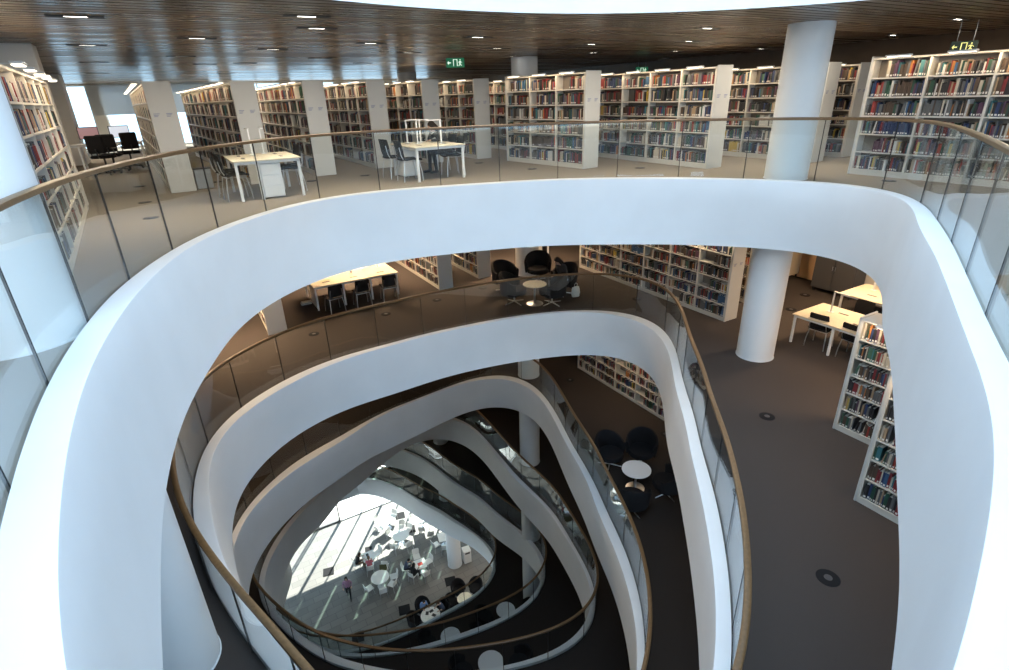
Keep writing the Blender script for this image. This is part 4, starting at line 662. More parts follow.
# ------------------------------------------------------------------ furniture builders (each made once, then copied)
def part(mb, name, m, parent): return mb.build(name, m, parent)
def gat(x, y, z):
    p = at(x, y, z); return p
CH = {}
def study_chair(label, loc, rz, group, mk='black'):
    """four-legged chair with one-piece seat pad and curved back, facing local +y"""
    if mk in CH: r = copy_tree(CH[mk]); r.location = loc; r.rotation_euler = (0, 0, rz); tag(r, label, 'chair', group); return r
    fab, leg = (M['black'], M['chrome']) if mk == 'black' else (M['cafewhite'], M['chrome'])
    r = thing('chair', label, 'chair', loc, rz, group); CH[mk] = r
    def sheet(rows, th):
        mb = MB(); nx = len(rows[0]); up = [v for R in rows for v in R]; vs = [Vector(v) for v in up]; n = len(vs)
        nr = len(rows); off = []
        for i in range(nr):
            for j in range(nx):
                a = vs[min(i+1, nr-1)*nx+j]-vs[max(i-1, 0)*nx+j]; b = vs[i*nx+min(j+1, nx-1)]-vs[i*nx+max(j-1, 0)]
                off.append(vs[i*nx+j]-a.cross(b).normalized()*-th)
        fs = []
        for i in range(nr-1):
            for j in range(nx-1):
                a = i*nx+j; fs.append([a, a+1, a+nx+1, a+nx]); fs.append([n+a, n+a+nx, n+a+nx+1, n+a+1])
        for j in range(nx-1): fs.append([j, n+j, n+j+1, j+1]); k = (nr-1)*nx+j; fs.append([k, k+1, n+k+1, n+k])
        for i in range(nr-1): a = i*nx; fs.append([a, a+nx, n+a+nx, n+a]); a += nx-1; fs.append([a, n+a, n+a+nx, a+nx])
        mb.add(vs+off, fs, 0, True); return mb
    xs = (-.22, -.15, -.05, .05, .15, .22)
    part(sheet([[(x, y, .45+dz+.35*x*x) for x in xs] for y, dz in ((.23, -.02), (.2, .0), (.05, .0), (-.1, -.01), (-.2, .0))], .03), 'seat', fab, r)
    part(sheet([[(x*w, y-.6*x*x*-1.0, z) for x in xs] for y, z, w in ((-.21, .50, .9), (-.235, .60, .98), (-.25, .72, 1.0), (-.275, .84, .97), (-.285, .87, .9))], .025), 'backrest', fab, r)
    for sx in (-1, 1):
        for sy in (-1, 1):
            mb = MB(); mb.tube([(sx*.19, sy*.17, .44), (sx*.215, sy*.21, .22), (sx*.225, sy*.225, 0)], .011, 8); part(mb, 'leg', leg, r)
        mb = MB(); mb.tube([(sx*.19, -.17, .44), (sx*.19, -.235, .56), (sx*.17, -.262, .74)], .010, 8); part(mb, 'back_support', leg, r)
    mb = MB(); mb.tube([(-.19, .17, .43), (-.19, -.17, .43), (.19, -.17, .43), (.19, .17, .43)], .010, 8, closed=True); part(mb, 'seat_frame', leg, r)
    return r
M['cafewhite'] = mat('cafe_chair_white', (.80, .80, .78), .35)
M['olive'] = mat('olive_cloth', (.10, .10, .04), .9)
def tub_chair(label, loc, rz, group):
    if 'tub' in CH: r = copy_tree(CH['tub']); r.location = loc; r.rotation_euler = (0, 0, rz); tag(r, label, 'armchair', group); return r
    r = thing('armchair', label, 'armchair', loc, rz, group); CH['tub'] = r
    r.scale = (1.12, 1.12, 1.08)
    # wrap-round shell: thick band from arm to arm, higher at the back
    mb = MB(); n = 21; vs = []
    for k in range(n):
        t = -PI*1.18/2+PI*1.18*k/(n-1)            # 0 = back (-y)
        h = .64+.24*max(0, math.cos(t))**.8
        for r0, z in ((.33, .30), (.37, .30), (.40, h-.04), (.385, h), (.345, h), (.325, h-.05), (.28, .42)):
            x = math.sin(t)*r0*1.02; y = -math.cos(t)*r0
            vs.append((x, y, z))
    m = 7; fs = [[k*m+j, (k+1)*m+j, (k+1)*m+(j+1) % m, k*m+(j+1) % m] for k in range(n-1) for j in range(m)]
    fs += [list(range(m)), [(n-1)*m+j for j in range(m)][::-1]]
    mb.add(vs, fs, 0, True); part(mb, 'backrest', M['black'], r)
    mb = MB(); mb.lathe([(.27, .29), (.315, .31), (.325, .38), (.30, .435), (.2, .445)], 28, c=(0, .02, 0)); part(mb, 'seat', M['black'], r)
    mb = MB(); mb.tube([(0, 0, .05), (0, 0, .30)], .022, 12); part(mb, 'stem', M['chrome'], r)
    for k in range(4):
        t = PI/4+k*PI/2; mb = MB(); mb.tube([(0, 0, .06), (.3*math.cos(t), .3*math.sin(t), .02)], [.018, .011], 8); part(mb, 'leg', M['chrome'], r)
    return r
def round_table(label, loc, rad, h, top, group=None, foot=None, cat='table'):
    r = thing('round_table', label, cat, loc, 0, group)
    mb = MB(); mb.lathe([(rad-.012, h-.026), (rad, h-.02), (rad, h-.004), (rad-.004, h)], 40); part(mb, 'table_top', top, r)
    mb = MB(); mb.tube([(0, 0, .03), (0, 0, h-.026)], .028, 14); part(mb, 'stem', M['chrome'] if not foot else foot, r)
    mb = MB(); mb.lathe([(.25, 0), (.25, .008), (.05, .025), (.03, .04)], 32); part(mb, 'base', M['chrome'] if not foot else foot, r)
    return r
def desk(label, a, b, w, l, z, legs, ports, group=None, pedestal=None, side_panel=None, top=None):
    """bench desk: local x along the grid a, y along b, origin at its low-a, low-b corner"""
    r = thing('desk', label, 'desk', G(a, b, z), GA, group); h = .74
    mb = MB(); mb.box(0, w, 0, l, h-.025, h, 0, bev=.004); part(mb, 'table_top', top or M['birch'], r)
    mb = MB(); q = .025
    for y in (.03, l-.03-2*q): mb.box(.03, w-.03, y, y+2*q, h-.075, h-.03)
    for x in (.03, w-.03-2*q): mb.box(x, x+2*q, .03+2*q, l-.03-2*q, h-.075, h-.03)
    part(mb, 'frame', M['tablewhite'], r)
    for x, y in legs:
        mb = MB(); x = min(max(x, .03), w-.08); y = min(max(y, .03), l-.08); mb.box(x, x+.05, y, y+.05, 0, h-.03, 0, bev=.005); part(mb, 'leg', M['tablewhite'], r)
    for x, y, long_x in ports:
        mb = MB(); dx, dy = (.11, .03) if long_x else (.03, .11); mb.box(x-dx, x+dx, y-dy, y+dy, h, h+.004); part(mb, 'cable_port', M['blackplastic'], r)
    if pedestal:
        x0, x1, y0, y1 = pedestal
        mb = MB(); mb.box(x0, x1, y0, y1, .03, h-.08, 0, bev=.006); pd = part(mb, 'pedestal', M['tablewhite'], r)
        for k in range(3): mb = MB(); z0 = .05+k*.2; mb.box(x0+.01, x1-.01, y0-.012, y0-.001, z0, z0+.19, 0, bev=.003); part(mb, 'drawer', M['tablewhite'], pd)
    if side_panel:
        x0, x1, y0, y1 = side_panel; mb = MB(); mb.box(x0, x1, y0, y1, .05, h-.08); part(mb, 'modesty_panel', M['tablewhite'], r)
    return r
def desk_lamp(label, loc, rz, group, h=.5, arm=.34):
    if 'lamp' in CH: r = copy_tree(CH['lamp']); r.location = loc; r.rotation_euler = (0, 0, rz); tag(r, label, 'lamp', group); return r
    r = thing('desk_lamp', label, 'lamp', loc, rz, group); CH['lamp'] = r
    mb = MB(); mb.box(-.07, .07, -.05, .05, 0, .012, 0, bev=.003); part(mb, 'base', M['tablewhite'], r)
    mb = MB(); mb.box(-.016, .016, -.012, .012, .012, h, 0, bev=.003); part(mb, 'pole', M['tablewhite'], r)
    mb = MB(); mb.box(-.02, arm, -.025, .025, h, h+.018, 0, bev=.004); part(mb, 'lamp_head', M['tablewhite'], r)
    return r
# -- upper floor desks
desk('white study desk with a white pedestal under it, nearest the computer area', .98, 11.55, 1.24, 1.6, 0, [(0, 0), (.40, 0), (2, 0), (0, 2), (.6, 2), (2, 2)], [(.25, .5, 0), (.95, .5, 0), (.25, 1.2, 0), (.95, 1.2, 0)], 'study desks on the top floor', pedestal=(.46, .84, .06, .6))
desk('white study desk at which the reader sits on the top floor', 4.62, 11.6, 1.22, 1.6, 0, [(0, 0), (2, 0), (0, 2), (.6, 2), (2, 2)], [(.3, .5, 0), (.9, .5, 0), (.3, 1.2, 0), (.9, 1.2, 0)], 'study desks on the top floor', pedestal=(.06, .40, .95, 1.5))
gA = 'black chairs at the top floor desks'
FV, FVm, FU, FUm = GA-PI/2, GA+PI/2, GA, GA+PI       # facing +a, -a, +b, -b
study_chair('black chair at the left side of the pedestal desk, nearest the glass', G(1.0, 12.0), FV+.1, gA)
study_chair('black chair at the left side of the pedestal desk, farther from the glass', G(.95, 12.75), FV-.1, gA)
study_chair('black chair at the right side of the pedestal desk, nearest the glass', G(2.12, 12.4), FVm, gA)
study_chair('black chair at the right side of the pedestal desk, farther from the glass', G(2.2, 12.95), FVm+.1, gA)
study_chair('black chair opposite the reader, nearest the glass', G(4.62, 12.05), FV, gA)
study_chair('black chair opposite the reader, farther from the glass', G(4.55, 12.8), FV+.1, gA)
study_chair('black chair the seated reader sits on', G(5.95, 12.98), FVm, gA)
study_chair('empty black chair between the reader and the glass balustrade', G(5.78, 12.2), FVm-.1, gA)
gl = 'white lamps on the top floor desks'
for (a, b, t, rz) in ((1.5, 12.75, 'slim white lamp on the pedestal desk, the nearer one', FVm), (1.75, 12.95, 'slim white lamp on the pedestal desk, the farther one', FV), (5.0, 13.0, 'slim white lamp at the far left corner of the reader\'s desk', GA), (5.1, 12.6, 'slim white lamp on the reader\'s desk, second from the far corner', GA+.2), (5.3, 12.9, 'slim white lamp right in front of the reader', GA+PI), (5.5, 12.15, 'slim white lamp on the reader\'s desk, nearest the glass', GA+PI)):
    desk_lamp(t, G(a, b, .74), rz, gl)
# grey waste bin behind the pedestal desk
def bin_(label, loc, r0=.17, h=.42, m=None, rz=0):
    r = thing('waste_bin', label, 'bin', loc, rz)
    mb = MB(); mb.box(-r0, r0, -r0*.8, r0*.8, 0, h, 0, bev=.015); part(mb, 'body', m or M['grey'], r)
    mb = MB(); mb.box(-r0-.008, r0+.008, -r0*.8-.008, r0*.8+.008, h, h+.03, 0, bev=.006); part(mb, 'lid', M['darkgrey'], r); return r
bin_('grey waste bin on the carpet between end panel and pedestal desk', at(206, 188, 0), rz=GA)
# -- computer area, far left
def office_chair(label, loc, rz, group):
    if 'off' in CH: r = copy_tree(CH['off']); r.location = loc; r.rotation_euler = (0, 0, rz); tag(r, label, 'office chair', group); return r
    r = thing('office_chair', label, 'office chair', loc, rz, group); CH['off'] = r
    mb = MB(); mb.box(-.25, .25, -.22, .25, .44, .52, 0, bev=.035); part(mb, 'seat', M['black'], r)
    mb = MB(); mb.box(-.23, .23, -.27, -.20, .58, 1.05, 0, bev=.035); part(mb, 'backrest', M['black'], r)
    mb = MB(); mb.tube([(0, -.1, .45), (0, -.26, .47), (0, -.29, .7)], .018, 8); part(mb, 'back_support', M['blackplastic'], r)
    mb = MB(); mb.tube([(0, 0, .10), (0, 0, .44)], .025, 12); part(mb, 'stem', M['blackplastic'], r)
    for sx in (-1, 1): mb = MB(); mb.tube([(sx*.25, .02, .47), (sx*.30, .02, .52), (sx*.30, .0, .68)], .014, 8); mb.box(sx*.30-.03, sx*.30+.03, -.12, .14, .68, .705, 0, bev=.01); part(mb, 'armrest', M['blackplastic'], r)
    for k in range(5):
        t = k*2*PI/5+.3; mb = MB(); mb.tube([(0, 0, .12), (.31*math.cos(t), .31*math.sin(t), .075)], [.024, .014], 8); lg = part(mb, 'leg', M['blackplastic'], r)
        mb = MB(); c, s = math.cos(t)*.31, math.sin(t)*.31; mb.tube([(c-.02*s/.31, s+.02*c/.31, .03), (c+.02*s/.31, s-.02*c/.31, .03)], .03, 12); part(mb, 'caster', M['blackplastic'], lg)
    return r
def monitor(label, loc, rz, scr, group):
    r = thing('monitor', label, 'monitor', loc, rz, group)
    mb = MB(); mb.box(-.27, .27, -.02, .02, .13, .48, 0, bev=.008); part(mb, 'casing', M['blackplastic'], r)
    mb = MB(); mb.box(-.25, .25, -.0235, -.0205, .15, .46); part(mb, 'screen', scr, r)
    mb = MB(); mb.box(-.025, .025, .0, .03, .012, .2); mb.box(-.12, .12, -.08, .09, 0, .012, 0, bev=.004); part(mb, 'stand', M['blackplastic'], r); return r
pc = at(134, 168.5, 0)
office_chair('black office chair before the white screen, seen from behind', pc, math.atan2(pc.y, pc.x)-PI/2+.35, 'office chairs in the computer area')
p2 = at(117, 172, 0)
office_chair('black office chair left of the one before the white screen', p2, math.atan2(p2.y, p2.x)-PI/2-.2, 'office chairs in the computer area')
p3 = at(95, 176, 0)
office_chair('black office chair nearest the pillar in the computer area', p3+Vector((.2, .3, 0)), math.atan2(p3.y, p3.x)-PI/2-.5, 'office chairs in the computer area')
da, db = pc.dot(V), pc.dot(U)
desk('white computer desk in front of the far window', da-2.9, db+.55, 3.3, .8, 0, [(0, 0), (1.6, 0), (9, 0), (0, 9), (1.6, 9), (9, 9)], [(.6, .6, 1), (2.6, .6, 1)], top=M['tablewhite'])
monitor('monitor with a white screen on the computer desk', G(da-.15, db+1.0, .74), GA+.1, M['screen'], 'monitors in the computer area')
monitor('monitor with a maroon screen on the computer desk', G(da-.95, db+1.0, .74), GA+.15, M['screenred'], 'monitors in the computer area')
monitor('dark monitor on the computer desk, nearest the pillar', G(da-1.8, db+1.0, .74), GA+.3, M['darkgrey'], 'monitors in the computer area')
# pillars left of the near bookcase and posts between the rows
def pillar(a0, a1, b0, b1, z0=0, z1=2.75, m=None):
    mb = MB(); mb.box(0, a1-a0, 0, b1-b0, 0, z1-z0, 0, bev=.01); o = struct(mb, 'pillar', m or M['wall']); o.location = G(a0, b0, z0); o.rotation_euler = (0, 0, GA)
pillar(-3.3, -1.55, 12.95, 13.4); pillar(-3.6, -2.4, 23.5, 24.5);
# -- floor below: long desk left of the bookcases
Zb = Z[1]
desk('long pale desk with three black chairs, left on the floor below', 2.75, 15.85, 2.62, 1.6, Zb, [(0, 0), (.85, 0), (1.7, 0), (9, 0), (0, 9), (.85, 9), (1.7, 9), (9, 9)], [(.45, .35, 1), (1.3, .35, 1), (2.15, .35, 1), (.45, 1.2, 1), (1.3, 1.2, 1), (2.15, 1.2, 1)], 'desks on the floor below', side_panel=(.03, .06, .1, .8))
gB = 'black chairs at the long lower desk'
for i, a in enumerate((3.22, 4.05, 4.9)): study_chair(['black chair at the long lower desk, nearest the white book stack', 'black chair at the long lower desk, middle of three', 'black chair at the long lower desk, nearest the bookcases'][i], G(a, 15.55, Zb), FU+(.15, 0, -.1)[i], gB)
for i, (a, b) in enumerate(((3.3, 16.75), (4.1, 16.7), (4.55, 16.9), (5.0, 16.75))): desk_lamp('slim white lamp on the long lower desk, '+['nearest the open book', 'second from the open book', 'third from the open book', 'nearest the bookcases'][i], G(a, b, Zb+.74), FU+.6*i, 'lamps on the long lower desk')
def flat_stack(label, loc, rz, n=4, w=.3, l=.22):
    r = thing('magazine_stack', label, 'papers', loc, rz); 
    for k in range(n):
        mb = MB(); mb.box(-w/2+.01*k, w/2+.01*k, -l/2-.012*(k % 2), l/2-.012*(k % 2), k*.02, k*.02+.018, 0, bev=.003); part(mb, 'magazine', M['paper'] if k % 2 else M['bluegrey'], r)
    return r
flat_stack('small stack of pale magazines on the carpet beside the long lower desk', at(306, 304, Zb), .5)
def open_book(label, loc, rz):
    mb = MB(); vs = []
    for k in range(9):
        x = -.2+.05*k; z = .012+.022*math.sin(abs(x)/.2*PI)**.7 if abs(x) > .001 else .008
        vs += [(x, -.13, z), (x, .13, z), (x, -.13, 0), (x, .13, 0)]
    fs = []
    for k in range(8):
        a = k*4; fs += [[a, a+4, a+5, a+1], [a+2, a+3, a+7, a+6], [a, a+2, a+6, a+4], [a+1, a+5, a+7, a+3]]
    fs += [[0, 1, 3, 2], [32, 34, 35, 33]]
    mb.add(vs, fs, 0); o = mb.build('open_book', M['paper']); o.location = loc; o.rotation_euler = (0, 0, rz); return tag(o, label, 'book')
open_book('open white book lying on the left end of the long lower desk', G(3.1, 16.85, Zb+.74), GA)
# right-hand desks
desk('pale desk with two black chairs behind the lower round column', 11.95, 3.6, 1.25, 3.3, Zb, [(0, 9), (0, 2.3), (0, 1.5), (0, 0), (9, 9), (9, 1.6), (9, 0)], [(.4, 2.85, 0), (.5, 2.05, 0), (.4, 1.2, 0), (.9, 2.6, 0)], 'desks on the floor below')
desk('pale desk farther back, half hidden by the curving fascia', 14.25, 3.8, 1.25, 3.3, Zb, [(0, 9), (0, 1.6), (0, 0), (9, 9), (9, 0)], [(.4, 2.7, 0), (.9, 2.2, 0), (.4, 1.3, 0)], 'desks on the floor below')
gR = 'black chairs at the lower right desks'
study_chair('black chair at the nearer of the lamp-lit desks, next to the round column', Vector((*(at(817, 323, Zb+.65)+V*.25).xy, Zb)), FV+.1, gR)
study_chair('black chair at the nearer of the lamp-lit desks, next to the bookcase top', Vector((*(at(851, 334, Zb+.65)+V*.25).xy, Zb)), FV, gR)
study_chair('black chair on the far side of the nearer lamp-lit desk', G(13.55, 6.2, Zb), FVm, gR)
study_chair('black chair between the two lamp-lit desks, facing the farther one', G(13.85, 5.7, Zb), FV, gR)
study_chair('black chair on the far side of the farther lamp-lit desk', G(15.85, 6.2, Zb), FVm, gR)
study_chair('black chair between the lamp-lit desks, mostly hidden by the fascia', G(13.6, 5.1, Zb), FVm, gR)
for i, (a, b, rz) in enumerate(((12.75, 6.45, FV), (12.6, 5.1, FUm), (12.85, 4.95, FU), (15.1, 6.7, FV))): desk_lamp(['slim white lamp at the window end of the nearer lamp-lit desk', 'slim white lamp in the middle of the nearer lamp-lit desk, turned away', 'slim white lamp in the middle of the nearer lamp-lit desk, turned to the bookcase', 'slim white lamp on the farther lamp-lit desk'][i], G(a, b, Zb+.74), rz, 'lamps on the lower right desks')
# cupboards and doors at the right wall
for i, (a, b, w, l, h, m, lab, nm) in enumerate(((16.1, 9.75, .7, .9, 1.9, M['cream'], 'cream cupboard on short feet by the orange-lit door', 'cupboard'), (15.9, 7.6, .6, 1.2, 1.5, M['darkgrey'], 'grey cabinet between the orange-lit door and the desks', 'cabinet'))):
    r = thing(nm, lab, nm, G(a, b, Zb), GA)
    mb = MB(); mb.box(0, w, 0, l, .12, h, 0, bev=.01); part(mb, 'body', m, r)
    for k in range(2):
        mb = MB(); mb.box(-.02, -.001, .02+k*l/2, l/2-.01+k*l/2, .15, h-.03, 0, bev=.004); d = part(mb, 'door', m, r)
        mb = MB(); mb.tube([(-.045, l/2+(k*2-1)*.04, h*.5), (-.045, l/2+(k*2-1)*.04, h*.5+.12)], .007, 8); part(mb, 'handle', M['chrome'], d)
    for x in (.04, w-.08):
        for y in (.04, l-.08): mb = MB(); mb.box(x, x+.04, y, y+.04, 0, .12); part(mb, 'foot', M['blackplastic'], r)
mb = MB(); mb.box(-.06, 0, 0, 1.9, 0, 2.6, 0, bev=.005); o = struct(mb, 'door_1', M['orangelit']); o.location = G(A1-.16, 9.2, Zb); o.rotation_euler = (0, 0, GA)
mb = MB(); mb.tube([(-.12, .15, .95), (-.12, .15, 1.15)], .012, 8); part(mb, 'door_handle', M['chrome'], o)
# armchairs round the low table
gL = 'black armchairs round the pale table'
tc = at(534.8, 303.5, Zb)
round_table('low round table with a pale yellow top among the black armchairs', tc, .35, .62, M['birch'])
def face(p, q): return math.atan2(q.y-p.y, q.x-p.x)-PI/2
arm = [((506, 291), 'black armchair at the left of the pale table, farther from the glass'), ((514.5, 303), 'black armchair at the left of the pale table, right by the handrail'), ((552, 304), 'black armchair at the right of the pale table, right by the glass'), ((563, 294), 'black armchair the dark-haired person sits in'), ((538, 281), 'black armchair behind the pale table, by the white column')]
for (x, y), t in arm:
    p = at(x, y, Zb); tub_chair(t, p, face(p, tc), gL)
# dark benches seen past the column, and a white post
mb = MB(); mb.box(-.03, .03, -.03, .03, 0, 2.7); o = struct(mb, 'pillar', M['white']); o.location = at(548, 265, Zb)
desk('dark desk with black chairs in the distance, left of the white column', 9.0, 20.6, .9, 2.2, Zb, [(0, 0), (9, 0), (0, 9), (9, 9)], [(.4, 1, 0)], top=M['darkgrey'])
for i, (a, b) in enumerate(((8.6, 20.9), (8.6, 21.7), (10.2, 21.0))): study_chair(['black chair at the distant dark desk, left of it and nearer', 'black chair at the distant dark desk, left of it and farther', 'black chair at the distant dark desk, by the white column'][i], G(a, b, Zb), FV if a < 9 else FVm, 'black chairs at the distant dark desk')
# carrier bag beside the armchair
def bag(label, loc, rz, m, w=.26, h=.32):
    r = thing('bag', label, 'bag', loc, rz)
    mb = MB(); vs = []; rows = ((0, 1, .6), (.12, 1.08, 1), (.22, 1.0, .8), (.28, .8, .35)); n = 12
    for z, sx, sy in rows: vs += [(math.cos(2*PI*k/n)*w/2*sx*(1+.07*math.sin(k*5+z*30)), math.sin(2*PI*k/n)*.09*sy*(1+.1*math.cos(k*3)), z*h/.28) for k in range(n)]
    fs = [[i*n+k, i*n+(k+1) % n, (i+1)*n+(k+1) % n, (i+1)*n+k] for i in range(3) for k in range(n)]+[list(range(n))[::-1], [3*n+k for k in range(n)]]
    mb.add(vs, fs, 0, True); part(mb, 'body', m, r)
    for s in (-1, 1): mb = MB(); mb.tube([(-.06, s*.02, h), (-.05, s*.02, h+.09), (0, s*.02, h+.12), (.05, s*.02, h+.09), (.06, s*.02, h)], .006, 6); part(mb, 'handle', m, r)
    return r
bag('white carrier bag on the carpet beside the reader\'s armchair', at(575.5, 296.5, Zb), .3, M['paper'])
# two floors down: dark corner
Zc = Z[2]; tc2 = at(636.5, 483, Zc); tc2 = at(636.5, 469, Zc+.62); tc2.z = Zc
round_table('round white table in the dark corner two floors down', tc2, .38, .62, M['tablewhite'])
for (x, y), t in (((610, 455), 'black armchair at the dark corner table, beside the glass balustrade'), ((641, 452), 'black armchair behind the dark corner table'), ((667, 484), 'black armchair at the dark corner table, half hidden by the fascia'), ((632, 500), 'black armchair in front of the dark corner table, its chrome foot showing')):
    p = at(x, y, Zc+.35); p.z = Zc; tub_chair(t, p, face(p, tc2), 'black armchairs in the dark corner')
# lower floors: round white tables by the glass
for k, (x, y), t in ((5, (450.5, 635.6), 'round white table by the lowest balustrade, left one of the pair'), (5, (505.7, 609.7), 'round white table by the lowest balustrade, under the white column'), (4, (490.8, 662), 'round white table one floor above the lowest, at the bottom edge of the view')):
    p = at(x, y, Z[k]+.72); p.z = Z[k]; round_table(t, p, .42, .72, M['tablewhite'])
    for i, (dx, dy) in enumerate(((.95, .15), (-.95, -.1), (.1, -.95))):
        q = p+Vector((dx, dy, 0)); tub_chair('black armchair %s the %s' % (['right of', 'left of', 'in front of'][i], {450: 'left table by the lowest balustrade', 505: 'right table by the lowest balustrade', 490: 'table at the bottom edge'}[int(x)]), q, face(q, p), 'black armchairs by the lower tables')
# round floor outlets
def outlet(label, loc, r0=.13):
    r = thing('floor_outlet', label, 'floor outlet', loc, 0, 'round floor outlets')
    mb = MB(); mb.lathe([(r0, 0), (r0, .006), (r0-.02, .009)], 28); part(mb, 'rim', M['black'], r)
    mb = MB(); mb.lathe([(r0*.35, .009), (r0*.35, .013), (r0*.3, .014)], 20); part(mb, 'cap', M['darkgrey'], r)
for (x, y, k, t) in ((767, 416.5, 1, 'round black floor outlet in the middle of the bare lower carpet'), (828, 578, 1, 'large round black floor outlet at the bottom of the lower carpet'), (791, 309.5, 1, 'round floor outlet by the lower round column'), (805, 295, 1, 'round floor outlet beside the cream cupboard end'), (637, 299, 1, 'round floor outlet before the long lower bookcase'), (314, 334, 1, 'round floor outlet left, behind the second glass balustrade'), (386, 314, 1, 'round floor outlet below the long lower desk'), (437, 300, 1, 'round floor outlet below the lower bookcase end panel'), (483, 288, 1, 'round floor outlet left of the armchairs'), (570, 380, 2, 'round floor outlet on the dark carpet two floors down'),
    (665, 434, 2, 'round floor outlet beside the dark fascia two floors down'), (151, 218, 0, 'round floor outlet nearest the near bookcase'), (145, 202.5, 0, 'second round floor outlet toward the computer desks'), (140, 186.5, 0, 'third round floor outlet toward the computer desks'), (312, 181, 0, 'floor outlet right of the pedestal desk'), (365, 175.5, 0, 'floor outlet before the reader\'s empty chairs'), (479, 163, 0, 'floor outlet at the far end panel'), (532, 169, 0, 'floor outlet before the three-bay bookcase'), (640, 168, 0, 'floor outlet before the long slanting bookcase'), (889, 181, 0, 'floor outlet below the near slanting bookcase'), (217, 182, 0, 'floor outlet beside the grey bin')):
    outlet(t, at(x, y, Z[k]), .14 if k else .12)
# ceiling strips of the upper floor
LB = [(75, 16), (87, 45), (94, 62), (98, 73), (197, 38), (181, 56), (245, 63), (226, 73), (317, 28), (273, 49), (320, 58), (371, 43), (409, 52.5), (363, 63), (437, 60), (478, 37), (472, 70), (307, 16), (498, 48), (496, 74), (513, 56), (592, 44), (594, 52.5), (594, 60), (708, 28), (689.5, 41), (676, 51), (666, 58), (658, 63), (761.4, 48.6), (740, 56), (958.8, 19), (893.8, 35), (880.6, 43.3), (1000, 32), (205, 64)]
pts = sorted(((at(x, y, 2.75), (x, y)) for x, y in LB), key=lambda t: t[1])
def cl_label(i, x, y):
    w = 'left of the first end panel' if x < 140 else 'above the pedestal desk' if x < 330 else 'above the reader' if x < 450 else 'near the running-man sign' if x < 505 else 'above the three-bay bookcase' if x < 620 else 'above the long slanting bookcase' if x < 730 else 'beside the big round column' if x < 800 else 'near the arrow exit sign'
    return w
zones = {}
for p, (x, y) in pts: zones.setdefault(cl_label(0, x, y), []).append((y, p))
proto = None
for zn, L in zones.items():
    L.sort(key=lambda t: t[0])
    for i, (y, p) in enumerate(L):
        lab = 'small recessed ceiling light %s, %s row from the opening' % (zn, ORD[i])
        if proto is None:
            proto = thing('ceiling_light', lab, 'ceiling light', p, GA, 'recessed ceiling lights')
            mb = MB()
            mb.box(-.30, .30, -.06, -.045, -.012, 0); mb.box(-.30, .30, .045, .06, -.012, 0)
            mb.box(-.30, -.12, -.045, .045, -.008, 0, 0); mb.box(.12, .30, -.045, .045, -.008, 0, 0); part(mb, 'frame', M['joint'], proto)
            mb = MB(); mb.box(-.12, .12, -.045, .045, -.006, 0); part(mb, 'diffuser', M['downlight'], proto)
        else:
            r = copy_tree(proto); r.location = p; r['label'] = lab
# exit signs
def exit_sign(label, loc, rz, kind, sc=1.0):
    r = thing('exit_sign', label, 'exit sign', loc, rz); w, h = .42*sc, .2*sc
    mb = MB(); mb.box(-w/2, w/2, -.02, .02, -h, 0, 0, bev=.004); part(mb, 'panel', M['exitgreen'] if kind == 'g' else M['exitdark'], r)
    for x in (-w*.3, w*.3): mb = MB(); mb.tube([(x, 0, 0), (x, 0, 2.75-loc.z)], .006, 6); part(mb, 'hanger', M['grey'], r)
    fy = -.0225; ink = M['exitwhite'] if kind == 'g' else M['exityellow']
    mb = MB()
    def q(x0, x1, z0, z1): mb.box(x0*w, x1*w, fy, fy+.003, z0*h-h, z1*h-h)
    # arrow
    q(-.40, -.24, .45, .55); mb.add([(-.44*w, fy, -.5*h), (-.36*w, fy, -.28*h), (-.36*w, fy, -.72*h)], [[0, 1, 2]])
    part(mb, 'arrow', ink, r)
    mb = MB()
    q(-.12, -.08, .15, .85); q(.08, .12, .15, .85); q(-.12, .12, .81, .87)       # doorway
    part(mb, 'doorway_symbol', ink, r)
    mb = MB(); mb.lathe([(.03*w, 0), (.03*w, .002)], 12); mb.v = [(x+.27*w, fy, y-.22*h) for x, y, z in mb.v]
    mb.add([(.22*w, fy, -.35*h), (.30*w, fy, -.35*h), (.28*w, fy, -.62*h), (.22*w, fy, -.62*h)], [[0, 1, 2, 3]])
    mb.add([(.22*w, fy, -.62*h), (.26*w, fy, -.62*h), (.20*w, fy, -.85*h), (.16*w, fy, -.85*h)], [[0, 1, 2, 3]]); mb.add([(.24*w, fy, -.62*h), (.29*w, fy, -.62*h), (.36*w, fy, -.8*h), (.32*w, fy, -.83*h)], [[0, 1, 2, 3]])
    mb.add([(.28*w, fy, -.38*h), (.30*w, fy, -.36*h), (.38*w, fy, -.5*h), (.36*w, fy, -.53*h)], [[0, 1, 2, 3]]); mb.add([(.22*w, fy, -.36*h), (.24*w, fy, -.4*h), (.17*w, fy, -.5*h), (.15*w, fy, -.46*h)], [[0, 1, 2, 3]])
    part(mb, 'running_figure', ink, r); return r
exit_sign('green hanging exit sign with arrow, doorway and running figure, left of centre', at(455, 58, 2.62), .1, 'g', 1.1)
exit_sign('dark exit sign with yellow arrow under the ceiling, above the near slanting bookcase', at(965, 41, 2.40), -.5, 'y', 1.0)
exit_sign('small dark exit sign above the long slanting bookcase', at(642, 67, 2.45), .1, 'g', 1.0)
